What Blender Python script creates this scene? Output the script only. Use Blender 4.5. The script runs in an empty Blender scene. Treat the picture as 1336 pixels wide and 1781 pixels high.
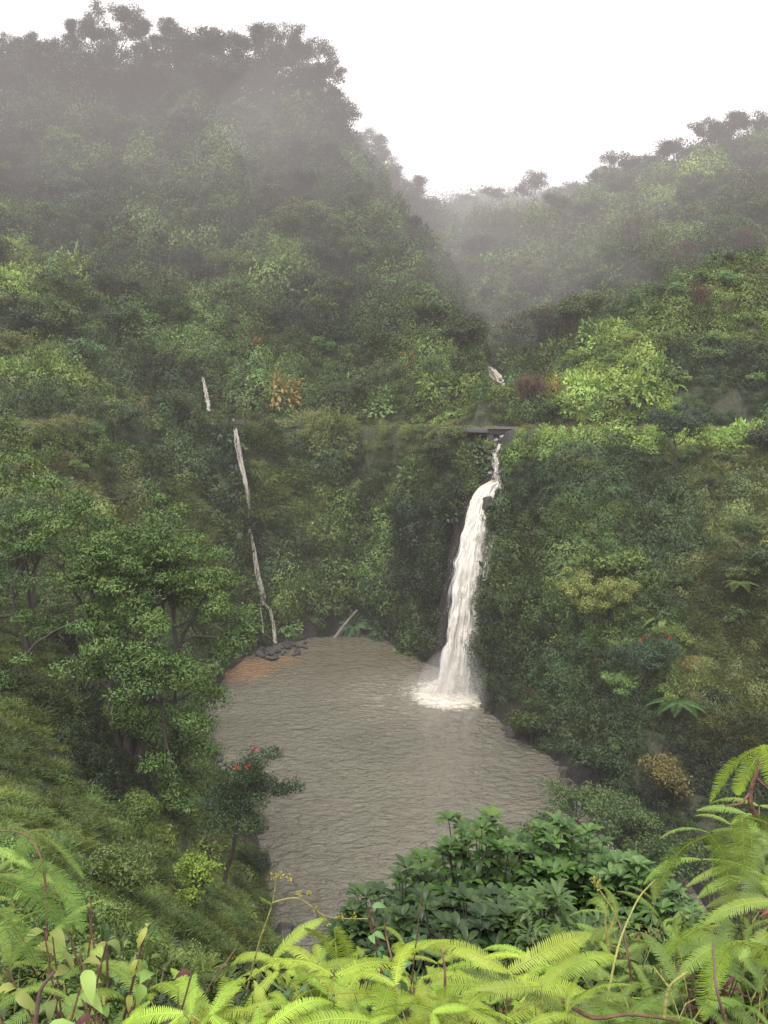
import bpy, math, random
import numpy as np
from mathutils import Vector, Matrix, Euler
from mathutils.geometry import delaunay_2d_cdt

C = bpy.context.scene.collection
R = math.radians
rng = np.random.default_rng(11)
random.seed(5)

# ------------------------------------------------------------------ survey helpers
F0, PIT, CH = 1424.0, R(6.8), 30.0           # focal length in photo pixels, downward tilt, eye height over the pool
CP, SP = math.cos(PIT), math.sin(PIT)
def at(px, py, D):
    """world point seen at photo pixel (px, py), D metres in front of the lookout"""
    u, v = (px-668)/F0, (890.5-py)/F0
    t = D/(CP+v*SP)
    return (u*t, D, CH+t*(-SP+v*CP))
def on_water(px, py, z=0.0):
    u, v = (px-668)/F0, (890.5-py)/F0
    t = (z-CH)/(-SP+v*CP)
    return (u*t, t*(CP+v*SP), z)
def pix(p):
    p = np.asarray(p, float)
    x, y, z = p[..., 0], p[..., 1], p[..., 2]-CH
    d = y*CP-z*SP
    return 668+F0*x/d, 890.5-F0*(y*SP+z*CP)/d, d

# ------------------------------------------------------------------ tagging / linking
def tag(o, label=None, cat=None, group=None, kind=None):
    if label: o['label'] = label
    if cat: o['category'] = cat
    if group: o['group'] = group
    if kind: o['kind'] = kind
    return o
def empty(name, loc=(0, 0, 0), rz=0.0, label=None, cat=None, group=None):
    o = bpy.data.objects.new(name, None); C.objects.link(o)
    o.location = loc; o.rotation_euler = (0, 0, rz); o.empty_display_size = .2
    return tag(o, label, cat, group)
def link(name, me, mat=None, parent=None, loc=None):
    o = bpy.data.objects.new(name, me); C.objects.link(o)
    if mat is not None and len(me.materials) == 0: me.materials.append(mat)
    if parent: o.parent = parent
    if loc is not None: o.location = loc
    return o
def copy_tree(root, loc, rz=0.0, sc=1.0, label=None, group=None, color=None, tilt=(0, 0)):
    r = root.copy(); C.objects.link(r)
    r.location = loc; r.rotation_euler = (tilt[0], tilt[1], rz)
    r.scale = (sc, sc, sc) if not isinstance(sc, tuple) else sc
    if label: r['label'] = label
    if group: r['group'] = group
    if color is not None: r.color = color
    for ch in list(root.children):
        c = ch.copy(); C.objects.link(c); c.parent = r
        if color is not None: c.color = color
        for g in list(ch.children):
            d = g.copy(); C.objects.link(d); d.parent = c
            if color is not None: d.color = color
    return r

# ------------------------------------------------------------------ mesh helpers (numpy)
def mesh_np(name, V, faces, mats=None, smooth=False, fattr=None, uv=None, midx=None):
    """faces: (n,4) or (n,3) int array"""
    me = bpy.data.meshes.new(name)
    V = np.ascontiguousarray(V, dtype=np.float32); F = np.ascontiguousarray(faces, dtype=np.int32)
    n, k = F.shape
    me.vertices.add(len(V)); me.vertices.foreach_set('co', V.ravel())
    me.loops.add(n*k); me.loops.foreach_set('vertex_index', F.ravel())
    me.polygons.add(n)
    me.polygons.foreach_set('loop_start', np.arange(0, n*k, k, dtype=np.int32))
    if smooth: me.polygons.foreach_set('use_smooth', np.ones(n, dtype=bool))
    if midx is not None: me.polygons.foreach_set('material_index', np.asarray(midx, dtype=np.int32))
    if uv is not None:
        l = me.uv_layers.new(name='UVMap'); l.data.foreach_set('uv', np.asarray(uv, np.float32)[F.ravel()].ravel())
    me.update(calc_edges=True)
    for nm, a in (fattr or {}).items():
        at_ = me.attributes.new(nm, 'FLOAT', 'FACE'); at_.data.foreach_set('value', np.asarray(a, np.float32))
    for m in (mats or []): me.materials.append(m)
    return me
class MB:
    """collects vertices and quads"""
    def __init__(s): s.V, s.F, s.A, s.n = [], [], [], 0
    def add(s, V, F, a=None):
        V = np.asarray(V, float); F = np.asarray(F, int)
        s.V.append(V); s.F.append(F+s.n); s.n += len(V)
        s.A.append(np.full(len(F), .5) if a is None else (np.full(len(F), float(a)) if np.isscalar(a) else np.asarray(a, float)))
    def tube(s, pts, rad, k=6, a=None):
        pts = np.asarray(pts, float); m = len(pts)
        rad = np.broadcast_to(np.asarray(rad, float), (m,))
        T = np.gradient(pts, axis=0); T /= np.linalg.norm(T, axis=1)[:, None]+1e-9
        up = np.array([0.31, .17, .93]); X = np.cross(T, up); X /= np.linalg.norm(X, axis=1)[:, None]+1e-9
        Y = np.cross(T, X); th = np.arange(k)*2*math.pi/k
        V = (pts[:, None]+rad[:, None, None]*(np.cos(th)[None, :, None]*X[:, None]+np.sin(th)[None, :, None]*Y[:, None])).reshape(-1, 3)
        i = np.arange(m-1)[:, None]*k; j = np.arange(k)[None]
        F = np.stack([i+j, i+(j+1) % k, i+k+(j+1) % k, i+k+j], -1).reshape(-1, 4)
        s.add(V, F, a)
    def box(s, lo, hi, a=None):
        x0, y0, z0 = lo; x1, y1, z1 = hi
        V = [(x0, y0, z0), (x1, y0, z0), (x1, y1, z0), (x0, y1, z0), (x0, y0, z1), (x1, y0, z1), (x1, y1, z1), (x0, y1, z1)]
        s.add(V, [(0, 3, 2, 1), (4, 5, 6, 7), (0, 1, 5, 4), (1, 2, 6, 5), (2, 3, 7, 6), (3, 0, 4, 7)], a)
    def mesh(s, name, mats=None, smooth=False):
        return mesh_np(name, np.concatenate(s.V), np.concatenate(s.F), mats, smooth, {'lv': np.concatenate(s.A)})
def unit(v): return v/(np.linalg.norm(v, axis=-1, keepdims=True)+1e-9)
def leaves(mb, P, axis, nrm, L, W, rg, fold=.25, droop=0.0, wide=.45, lv=None):
    """one folded rhombic leaf per point; P base points, axis = leaf direction, nrm ~ face normal"""
    n = len(P); axis = unit(axis); S = unit(np.cross(axis, nrm)); N = np.cross(S, axis)
    L = np.broadcast_to(L, (n,))[:, None]; W = np.broadcast_to(W, (n,))[:, None]
    mid = P+axis*L*wide+N*W*fold
    tip = P+axis*L-N*L*droop
    V = np.stack([P, mid-S*W*.5, tip, mid+S*W*.5], 1).reshape(-1, 3)
    F = np.arange(4*n).reshape(n, 4)
    mb.add(V, F, rg.random(n) if lv is None else lv)
def vnoise(x, y, s, seed=0):
    """smooth value noise, numpy"""
    x = np.asarray(x, float)/s+seed*17.3; y = np.asarray(y, float)/s-seed*9.1
    xi, yi = np.floor(x), np.floor(y); fx, fy = x-xi, y-yi
    fx = fx*fx*(3-2*fx); fy = fy*fy*(3-2*fy)
    h = lambda a, b: np.modf(np.abs(np.sin(a*127.1+b*311.7+seed*74.7)*43758.5453))[0]
    return (h(xi, yi)*(1-fx)+h(xi+1, yi)*fx)*(1-fy)+(h(xi, yi+1)*(1-fx)+h(xi+1, yi+1)*fx)*fy

# ------------------------------------------------------------------ node helpers
def mat_new(name):
    m = bpy.data.materials.new(name); m.use_nodes = True
    nt = m.node_tree; nt.nodes.clear()
    out = nt.nodes.new('ShaderNodeOutputMaterial')
    return m, nt, out
def N(nt, typ, **kw):
    n = nt.nodes.new('ShaderNode'+typ)
    for k, v in kw.items():
        if k.startswith('_'): setattr(n, k[1:], v)
        else: n.inputs[k.replace('0', ' ')].default_value = v
    return n
def mixc(nt, fac, a, b, mode='MIX'):
    n = nt.nodes.new('ShaderNodeMix'); n.data_type = 'RGBA'; n.blend_type = mode
    for s, v in ((n.inputs[0], fac), (n.inputs[6], a), (n.inputs[7], b)):
        if isinstance(v, (int, float)): s.default_value = v
        elif isinstance(v, tuple): s.default_value = v if len(v) == 4 else v+(1,)
        else: nt.links.new(v, s)
    return n.outputs[2]
def mth(nt, op, a, b=None, clamp=False):
    n = nt.nodes.new('ShaderNodeMath'); n.operation = op; n.use_clamp = clamp
    for s, v in zip(n.inputs, (a, b)):
        if v is None: continue
        if isinstance(v, (int, float)): s.default_value = v
        else: nt.links.new(v, s)
    return n.outputs[0]
def ramp(nt, fac, stops):
    n = nt.nodes.new('ShaderNodeValToRGB'); cr = n.color_ramp
    while len(cr.elements) > 1: cr.elements.remove(cr.elements[-1])
    cr.elements[0].position = stops[0][0]; c = stops[0][1]; cr.elements[0].color = c if len(c) == 4 else c+(1,)
    for p, c in stops[1:]:
        e = cr.elements.new(p); e.color = c if len(c) == 4 else c+(1,)
    nt.links.new(fac, n.inputs[0]); return n.outputs[0]
def noise(nt, vec, scale, detail=3, rough=.55, dist=0.0):
    n = N(nt, 'TexNoise', Scale=scale, Detail=detail, Roughness=rough, Distortion=dist)
    if vec is not None: nt.links.new(vec, n.inputs['Vector'])
    return n.outputs['Fac']
def bump(nt, h, strength, dist, normal=None):
    b = N(nt, 'Bump', Strength=strength, Distance=dist); nt.links.new(h, b.inputs['Height'])
    if normal is not None: nt.links.new(normal, b.inputs['Normal'])
    return b.outputs[0]

# ------------------------------------------------------------------ materials
def leaf_mat(name, source, gloss=.25, rough=.45, trans=.3, var=.5, hue=.045):
    """source 'obj' reads the object colour, 'inst' the instance colour attribute"""
    m, nt, out = mat_new(name); L = nt.links.new
    if source == 'obj': c = nt.nodes.new('ShaderNodeObjectInfo').outputs['Color']
    else:
        a = nt.nodes.new('ShaderNodeAttribute'); a.attribute_type = 'INSTANCER'; a.attribute_name = 'col'; c = a.outputs['Color']
    lv = nt.nodes.new('ShaderNodeAttribute'); lv.attribute_name = 'lv'
    v = mth(nt, 'MULTIPLY_ADD', lv.outputs['Fac'], 2*var); nt.nodes[-1].inputs[2].default_value = 1-var
    hs = nt.nodes.new('ShaderNodeHueSaturation'); L(c, hs.inputs['Color']); L(v, hs.inputs['Value'])
    h = mth(nt, 'MULTIPLY_ADD', lv.outputs['Fac'], -hue); nt.nodes[-1].inputs[2].default_value = .5+hue*.5
    L(h, hs.inputs['Hue'])
    b = N(nt, 'BsdfPrincipled', Roughness=rough); b.inputs['Specular IOR Level'].default_value = gloss
    L(hs.outputs[0], b.inputs['Base Color'])
    if trans > 0:
        t = nt.nodes.new('ShaderNodeBsdfTranslucent'); L(hs.outputs[0], t.inputs[0])
        mx = nt.nodes.new('ShaderNodeMixShader'); mx.inputs[0].default_value = trans
        L(b.outputs[0], mx.inputs[1]); L(t.outputs[0], mx.inputs[2]); L(mx.outputs[0], out.inputs[0])
    else: L(b.outputs[0], out.inputs[0])
    return m
M = {}
M['leaf'] = leaf_mat('foliage', 'obj', var=.28)
M['leaf_gloss'] = leaf_mat('glossy_foliage', 'obj', gloss=.22, rough=.38, trans=.15)
M['fern'] = leaf_mat('fern_foliage', 'obj', gloss=.25, rough=.4, trans=.22, var=.36, hue=.016)
M['ileaf'] = leaf_mat('undergrowth_foliage', 'inst', trans=.25, var=.27)
M['petal'] = leaf_mat('flower_petal', 'obj', gloss=.2, trans=.2)
def bark_mat(name, c0, c1, sc=6):
    m, nt, out = mat_new(name); L = nt.links.new
    g = nt.nodes.new('ShaderNodeNewGeometry'); n = noise(nt, g.outputs['Position'], sc, 5)
    c = ramp(nt, n, [(.3, c0), (.7, c1)])
    b = N(nt, 'BsdfPrincipled', Roughness=.8); L(c, b.inputs['Base Color']); L(bump(nt, n, .6, .03), b.inputs['Normal']); L(b.outputs[0], out.inputs[0])
    return m
M['bark'] = bark_mat('dark_wet_bark', (.018, .014, .011), (.06, .05, .04))
M['bark_pale'] = bark_mat('pale_bark', (.10, .085, .075), (.22, .19, .17), 3)
M['bark_red'] = bark_mat('reddish_twigs', (.05, .028, .022), (.11, .065, .05))
M['stem_yellow'] = bark_mat('yellow_stem', (.13, .14, .035), (.24, .22, .06), 30)
M['stem_brown'] = bark_mat('brown_stem', (.05, .025, .015), (.12, .06, .03), 30)
M['rock'] = bark_mat('wet_basalt', (.010, .009, .008), (.05, .045, .04), 1.2)
M['rock_pale'] = bark_mat('stream_rock', (.10, .09, .085), (.28, .26, .25), 2.5)

# ------------------------------------------------------------------ terrain control points
shore_px = [(470,1648),(476,1560),(452,1450),(412,1380),(362,1300),(350,1220),(378,1165),(425,1132),(500,1114),(600,1101),
            (650,1105),(700,1128),(745,1148),(790,1166),(832,1205),(852,1240),(892,1282),(955,1310),(985,1350),(1012,1400),
            (1040,1450),(1062,1478),(1085,1500),(1040,1535),(960,1580),(860,1630),(740,1665),(600,1680),(520,1672)]
shore = [on_water(*p) for p in shore_px]
ctrl = [(p[0], p[1], 0.0) for p in shore]
cx = sum(p[0] for p in shore)/len(shore); cy = sum(p[1] for p in shore)/len(shore)
ctrl += [(cx+(p[0]-cx)*.93, cy+(p[1]-cy)*.95, -1.6) for p in shore]
ctrl += [(cx, cy, -4), (0, 60, -4), (-4, 90, -4)]
A = lambda *a: ctrl.append(at(*a))
# steep cliff behind the pool: foot, middle, lip at road level
for px, pf, df, pl, dl in [(430,1075,105,735,113),(500,1060,109,735,117),(600,1050,113,735,121),(690,1080,107,738,117),(760,1095,99,745,108)]:
    A(px, pf, df); A(px, (pf+pl)/2, (df+dl)/2-.6); A(px, pl, dl)
# the gully of the main fall
for p in [(815,1180,90.5),(812,1050,91.5),(815,930,92.5),(835,862,93.5),(850,838,94.5),(856,815,96.5),(862,785,100),(866,768,106),(868,740,112),(870,725,118)]: A(*p)
for p in [(790,1120,93),(780,950,96.5),(800,860,97.5),(815,800,99),(832,760,100)]: A(*p)
for p in [(845,1150,86.5),(862,950,88.5),(878,850,90.5),(882,790,93.5),(888,768,96)]: A(*p)
# right-hand cliff: foot to flat top
for p in [(905,1215,77),(905,1000,84),(905,800,91),(905,757,97),(980,1230,71),(980,1000,79),(980,800,87),(980,757,94),
          (1060,1330,63),(1080,1150,70),(1080,950,78),(1080,790,86),(1080,755,93),(1200,1330,60),(1200,1150,67),(1200,950,77),(1200,790,86),(1200,750,93),
          (1336,1350,58),(1336,1150,65),(1336,950,75),(1336,790,84),(1336,745,92),(1120,1420,56),(1220,1430,53),(1336,1440,51),
          (1600,1350,56),(1600,1000,70),(1600,745,92),(2200,1000,70),(2200,745,92)]: A(*p)
# road bench and slope, left and behind
for p in [(405,728,116),(330,730,112),(250,732,104),(150,735,94),(60,738,87),(0,738,84),(-150,738,80),(-500,738,78),(-1200,738,76)]: A(*p)
for p in [(405,722,123),(330,722,120),(250,722,112),(150,722,102),(60,722,95),(0,722,92),(-150,722,88),(500,724,124),(600,724,128),(690,726,124),(760,732,118),(820,736,110)]: A(*p)
for p in [(120,800,90),(200,870,88),(270,930,88),(330,1000,89),(385,1080,95),(20,820,82),(60,950,75),(150,1000,76),(250,1080,80),(310,1160,82),
          (380,900,104),(330,850,100),(250,800,98),(340,780,106),(430,950,107),
          (-200,850,74),(-500,850,70),(-1200,850,68)]: A(*p)
# near left spur under the big tree
for p in [(0,1100,56),(-200,1100,52),(120,1180,56),(220,1230,58),(290,1280,60),(0,1250,42),(0,1330,36),(-300,1250,40),(0,1400,28),(190,1335,45),(280,1330,52),
          (330,1400,50),(380,1440,50),(400,1500,46),(150,1420,33),(300,1500,36),(380,1560,40),(100,1500,22),(200,1560,21),(300,1600,24),(400,1620,32),
          (0,1530,17),(120,1600,15),(240,1680,15),(350,1720,18),(440,1700,30),(500,1720,34),(-300,1500,20),(-700,1300,36),(-700,1500,20)]: A(*p)
# camera knoll and the drop in front of it
ctrl += [(-30,-20,29.5),(0,-20,29),(30,-20,29.5),(-200,-20,33),(200,-20,33),(-12,0,29),(0,0,28.2),(12,0,29.2),(-2,2,28.1),(2,2,28.1),(0,3,27.4),(-2.5,3,27.6),(2.5,3,28),
         (-6,5,26.5),(-1,5,25.6),(3,5,26.4),(8,5,27),(-1,9,21.8),(4,9,22.2),(9,9,23.4),(16,9,25),(0,15,16.2),(6,15,16.8),(14,15,18.5),(0,25,9),(8,25,9.6),(18,25,11.5),
         (0,36,3.2),(9,36,3.2),(20,36,4),(40,9,26),(45,25,14),(50,40,4),(14,46,-1.2),(20,49,-2.2),(30,48,-4),(50,48,-6),(90,46,-9),(200,44,-16),(24,44,-1),(120,25,12),(200,10,30)]
# hill on the left, rising to the misty ridge
for p in [(500,640,134),(350,640,130),(200,640,124),(60,640,112),(-150,640,106),(600,640,138),(700,640,134),(780,660,124),
          (600,500,152),(450,500,152),(300,500,150),(150,500,145),(0,500,135),(-200,500,130),(690,520,148),(750,590,134),
          (550,350,172),(400,350,174),(250,350,172),(100,350,170),(-60,350,162),(-300,350,160),
          (500,230,188),(350,230,192),(200,230,192),(50,230,188),(-120,230,184),(-500,230,184),
          (560,165,196),(430,150,206),(300,125,210),(150,135,208),(0,150,204),(-150,150,204),(-500,100,210),(-1200,50,210)]: A(*p)
for p in [(850,690,114),(815,630,124),(768,550,137),(715,460,151),(668,385,163),(620,320,176),(592,250,189)]: A(*p)      # skyline of the spur
ctrl += [(-30,240,84),(-60,245,90),(-110,250,95),(-8,200,66),(5,170,52),(14,150,44),(-20,225,80)]                          # falls away behind it
# stream valley and the right-hand hill
for p in [(866,700,122),(872,680,134),(860,668,139),(852,640,147),(850,600,158),(835,560,175),(812,500,205),(790,450,240),(770,400,300),(765,385,400),
          (905,690,124),(930,640,140),(960,560,160),(930,500,185),(1000,480,190),(900,430,225),(1000,400,222),(1100,400,205),
          (800,398,310),(850,392,285),(930,375,268),(1000,362,262),(1050,335,250),(1150,290,240),(1250,255,232),(1336,240,226),(1600,200,220),(2200,150,220),
          (1100,450,178),(1200,420,165),(1336,340,180),(1600,330,175),(1200,330,205)]: A(*p)
for p in [(990,710,103),(1000,668,110),(1050,592,116),(1120,528,120),(1240,474,122),(1336,436,121),(1600,430,122),(2200,430,122),
          (1000,738,99),(1100,738,98),(1200,736,98),(1336,734,98),(1600,738,97),(1100,650,104),(1200,620,106),(1336,600,106),(1150,575,112),(1280,538,113)]: A(*p)
ctrl += [(34,140,44),(52,140,49),(78,140,55)]
# farther ridges
for p in [(600,330,262),(650,330,262),(700,375,262),(745,425,258),(500,300,270),(300,250,290),(740,385,350),(640,360,400),(850,372,430),(900,372,400),(1000,370,380),(1200,330,380)]: A(*p)
ctrl += [(-170,480,150),(0,480,135),(170,480,150),(-170,330,130),(170,330,115),(-400,100,40),(400,100,40),(-400,480,160),(400,480,160),(400,-20,40),(-400,-20,40),(-400,250,100),(400,250,100)]

# triangulate once, then read heights on a 1 m grid
pts2 = [Vector((p[0], p[1])) for p in ctrl]
vo, _, fo, ov, _, _ = delaunay_2d_cdt(pts2, [], [], 0, 1e-4)
zc = [ctrl[o[0]][2] if o else 0 for o in ov]
X0, X1, Y0, Y1, STEP = -170, 170, -20, 460, 1.0
gx = np.arange(X0, X1+.1, STEP); gy = np.arange(Y0, Y1+.1, STEP)
GX, GY = np.meshgrid(gx, gy, indexing='ij'); GZ = np.zeros_like(GX)
for tri in fo:
    a, b, c = [(vo[i].x, vo[i].y, zc[i]) for i in tri]
    xa, xb = min(a[0], b[0], c[0]), max(a[0], b[0], c[0]); ya, yb = min(a[1], b[1], c[1]), max(a[1], b[1], c[1])
    i0, i1 = max(0, int((xa-X0)/STEP)), min(len(gx)-1, int((xb-X0)/STEP)+1)
    j0, j1 = max(0, int((ya-Y0)/STEP)), min(len(gy)-1, int((yb-Y0)/STEP)+1)
    if i1 < i0 or j1 < j0: continue
    x, y = GX[i0:i1+1, j0:j1+1], GY[i0:i1+1, j0:j1+1]
    den = (b[1]-c[1])*(a[0]-c[0])+(c[0]-b[0])*(a[1]-c[1])
    if abs(den) < 1e-9: continue
    w0 = ((b[1]-c[1])*(x-c[0])+(c[0]-b[0])*(y-c[1]))/den
    w1 = ((c[1]-a[1])*(x-c[0])+(a[0]-c[0])*(y-c[1]))/den
    w2 = 1-w0-w1; ins = (w0 > -1e-4) & (w1 > -1e-4) & (w2 > -1e-4)
    GZ[i0:i1+1, j0:j1+1] = np.where(ins, w0*a[2]+w1*b[2]+w2*c[2], GZ[i0:i1+1, j0:j1+1])
def blur(Z, n):
    for _ in range(n):
        P = np.pad(Z, 1, mode='edge')
        Z = (P[1:-1, 1:-1]*4+2*(P[2:, 1:-1]+P[:-2, 1:-1]+P[1:-1, 2:]+P[1:-1, :-2])+P[2:, 2:]+P[2:, :-2]+P[:-2, 2:]+P[:-2, :-2])/16
    return Z
soft = blur(GZ, 14); near = blur(GZ, 1); w = np.clip((GY-125)/40, 0, 1)
GZ = near*(1-w)+soft*w
lump = (vnoise(GX, GY, 14, 1)-.5)*5+(vnoise(GX, GY, 6, 2)-.5)*2.4
wl = np.clip((GY-120)/40, 0, 1)*np.clip((GZ-31)/6, 0, 1)
GZ = GZ+lump*wl
onland = np.clip((GZ-1)/3, 0, 1)*np.clip((GY-8)/10, 0, 1)
gully = np.exp(-(((GX-11.5)/5)**2+((GY-100)/22)**2)**2)
GZ = GZ+((vnoise(GX, GY, 4, 3)-.5)*1.1+(vnoise(GX, GY, 2, 4)-.5)*.5)*onland*(1-gully)
# the road bench is cut level into the slope
bp_x = at(868, 746, 100.5)[0]
road_pts = [(-150,81),(0,86.5),(60,89.5),(150,97),(250,107),(330,115),(420,120),(520,121.5),(640,123),(720,119),(790,112),(830,106.5),(870,103.0),(905,102),(960,100),(1020,97.5),(1120,96.5),(1230,96.4),(1336,96),(1500,96)]
rc = [at(px, 733, D) for px, D in road_pts]; NR = 170
xs = np.interp(np.linspace(0, len(rc)-1, NR), range(len(rc)), [p[0] for p in rc]); ys = np.interp(np.linspace(0, len(rc)-1, NR), range(len(rc)), [p[1] for p in rc])
for _ in range(12): xs[1:-1] = (xs[:-2]+2*xs[1:-1]+xs[2:])/4; ys[1:-1] = (ys[:-2]+2*ys[1:-1]+ys[2:])/4
zr = np.interp(xs, [-60, -20, 5, 60], [29.0, 28.9, 28.25, 28.1])
dk = np.abs(xs-bp_x) < 3.2
for k in range(NR):
    if dk[k]: continue
    dd = np.hypot(GX-xs[k], GY-ys[k]); w_ = np.clip((4.2-dd)/1.6, 0, 1); GZ = GZ*(1-w_)+(zr[k]-.12)*w_
def hgt(x, y):
    x = np.clip((np.asarray(x, float)-X0)/STEP, 0, len(gx)-1.001); y = np.clip((np.asarray(y, float)-Y0)/STEP, 0, len(gy)-1.001)
    i, j = x.astype(int), y.astype(int); u, v = x-i, y-j
    return (GZ[i, j]*(1-u)+GZ[i+1, j]*u)*(1-v)+(GZ[i, j+1]*(1-u)+GZ[i+1, j+1]*u)*v
def grad(x, y, e=1.0): return (hgt(x+e, y)-hgt(x-e, y))/(2*e), (hgt(x, y+e)-hgt(x, y-e))/(2*e)
def ground_hit(px, py, d0=6, d1=420):
    """first point of the terrain seen at a photo pixel"""
    D = np.concatenate([np.arange(d0, 130, .25), np.arange(130, d1, 1.0)])
    P = np.array([at(px, py, d) for d in D]); h = hgt(P[:, 0], P[:, 1])
    k = np.nonzero(P[:, 2] < h)[0]
    return tuple(P[k[0]]) if len(k) else None
# things that push the undergrowth aside: (x, y, radius)
def fall_gap(x, y, z, wide=1.0):
    g = np.zeros(len(x), bool)
    px, py, d = pix(np.c_[x, y, z])
    def path(pts, w, dmin, dmax):
        pts = np.array(pts, float); yy = np.clip(py, pts[0, 1], pts[-1, 1]); xx = np.interp(yy, pts[:, 1], pts[:, 0])
        return (np.abs(px-xx) < w*wide) & (py > pts[0, 1]-4) & (py < pts[-1, 1]+8) & (d > dmin) & (d < dmax)
    g |= path([(872,742),(866,770),(862,800),(850,835),(838,880),(826,930),(815,1000),(802,1100),(795,1215)], 37, 80, 120) & (py > 850)
    g |= path([(800,905),(790,960),(778,1040),(765,1120)], 17*vnoise(y, z, 2.2, 5)+3, 80, 120)
    g |= path([(880,735),(878,770),(864,790),(862,810),(850,850)], 20, 85, 125)
    g |= path([(852,630),(866,670),(872,684)], 26, 112, 165)
    g |= path([(354,655),(362,715)], 7, 105, 135)
    g |= path([(407,728),(420,810),(432,875),(438,925),(450,1000),(475,1115)], 15, 90, 126)
    return g
# ------------------------------------------------------------------ terrain mesh
def terrain():
    Vx, Vy = GX.copy(), GY.copy()
    Vx[0, :] = -2500; Vx[-1, :] = 2500; Vy[:, -1] = 3000; Vy[:, 0] = -1500
    V = np.stack([Vx, Vy, GZ], -1).reshape(-1, 3); ny = len(gy)
    i = np.arange(len(gx)-1)[:, None]*ny; j = np.arange(ny-1)[None]
    F = np.stack([i+j, i+ny+j, i+ny+j+1, i+j+1], -1).reshape(-1, 4)
    m, nt, out = mat_new('jungle_soil'); L = nt.links.new
    g = nt.nodes.new('ShaderNodeNewGeometry')
    n1 = noise(nt, g.outputs['Position'], .25, 6, .6); n2 = noise(nt, g.outputs['Position'], 2.5, 5, .7)
    c = ramp(nt, n2, [(.3, (.012, .018, .008)), (.5, (.03, .045, .015)), (.7, (.06, .075, .025))])
    c2 = ramp(nt, n2, [(.3, (.03, .025, .012)), (.7, (.10, .085, .035))])
    c = mixc(nt, ramp(nt, n1, [(.5, (0, 0, 0)), (.7, (.6, .6, .6))]), c, c2)
    s = nt.nodes.new('ShaderNodeSeparateXYZ'); L(g.outputs['Position'], s.inputs[0])
    zz = mth(nt, 'MULTIPLY_ADD', n1, -4.0); nt.nodes[-1].inputs[2].default_value = 4.3
    wet = mth(nt, 'LESS_THAN', s.outputs['Z'], zz)
    c = mixc(nt, wet, c, ramp(nt, n2, [(.3, (.008, .007, .006)), (.7, (.035, .03, .026))]))
    ra = nt.nodes.new('ShaderNodeAttribute'); ra.attribute_name = 'wet_rock'
    mv = N(nt, 'Mapping'); mv.inputs['Scale'].default_value = (1, 1, .35); L(g.outputs['Position'], mv.inputs['Vector']); n3 = noise(nt, mv.outputs[0], 1.1, 7, .7, .4)
    c = mixc(nt, ra.outputs['Fac'], c, ramp(nt, n3, [(.35, (.006, .006, .005)), (.55, (.028, .024, .02)), (.75, (.075, .066, .055))]))
    b = N(nt, 'BsdfPrincipled', Roughness=.6); L(c, b.inputs['Base Color'])
    L(bump(nt, n3, 1.0, .8, bump(nt, n2, 1.0, .5)), b.inputs['Normal']); L(b.outputs[0], out.inputs[0])
    gme = mesh_np('ground', V, F, [m], True); wr = blur(fall_gap(GX.ravel(), GY.ravel(), GZ.ravel(), 1.5).reshape(GX.shape).astype(float), 1); wa = gme.attributes.new('wet_rock', 'FLOAT', 'POINT'); wa.data.foreach_set('value', wr.ravel().astype(np.float32))
    o = link('ground', gme); tag(o, 'steep green valley sides around the pool', 'ground', kind='structure')
    return o
terrain()

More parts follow.
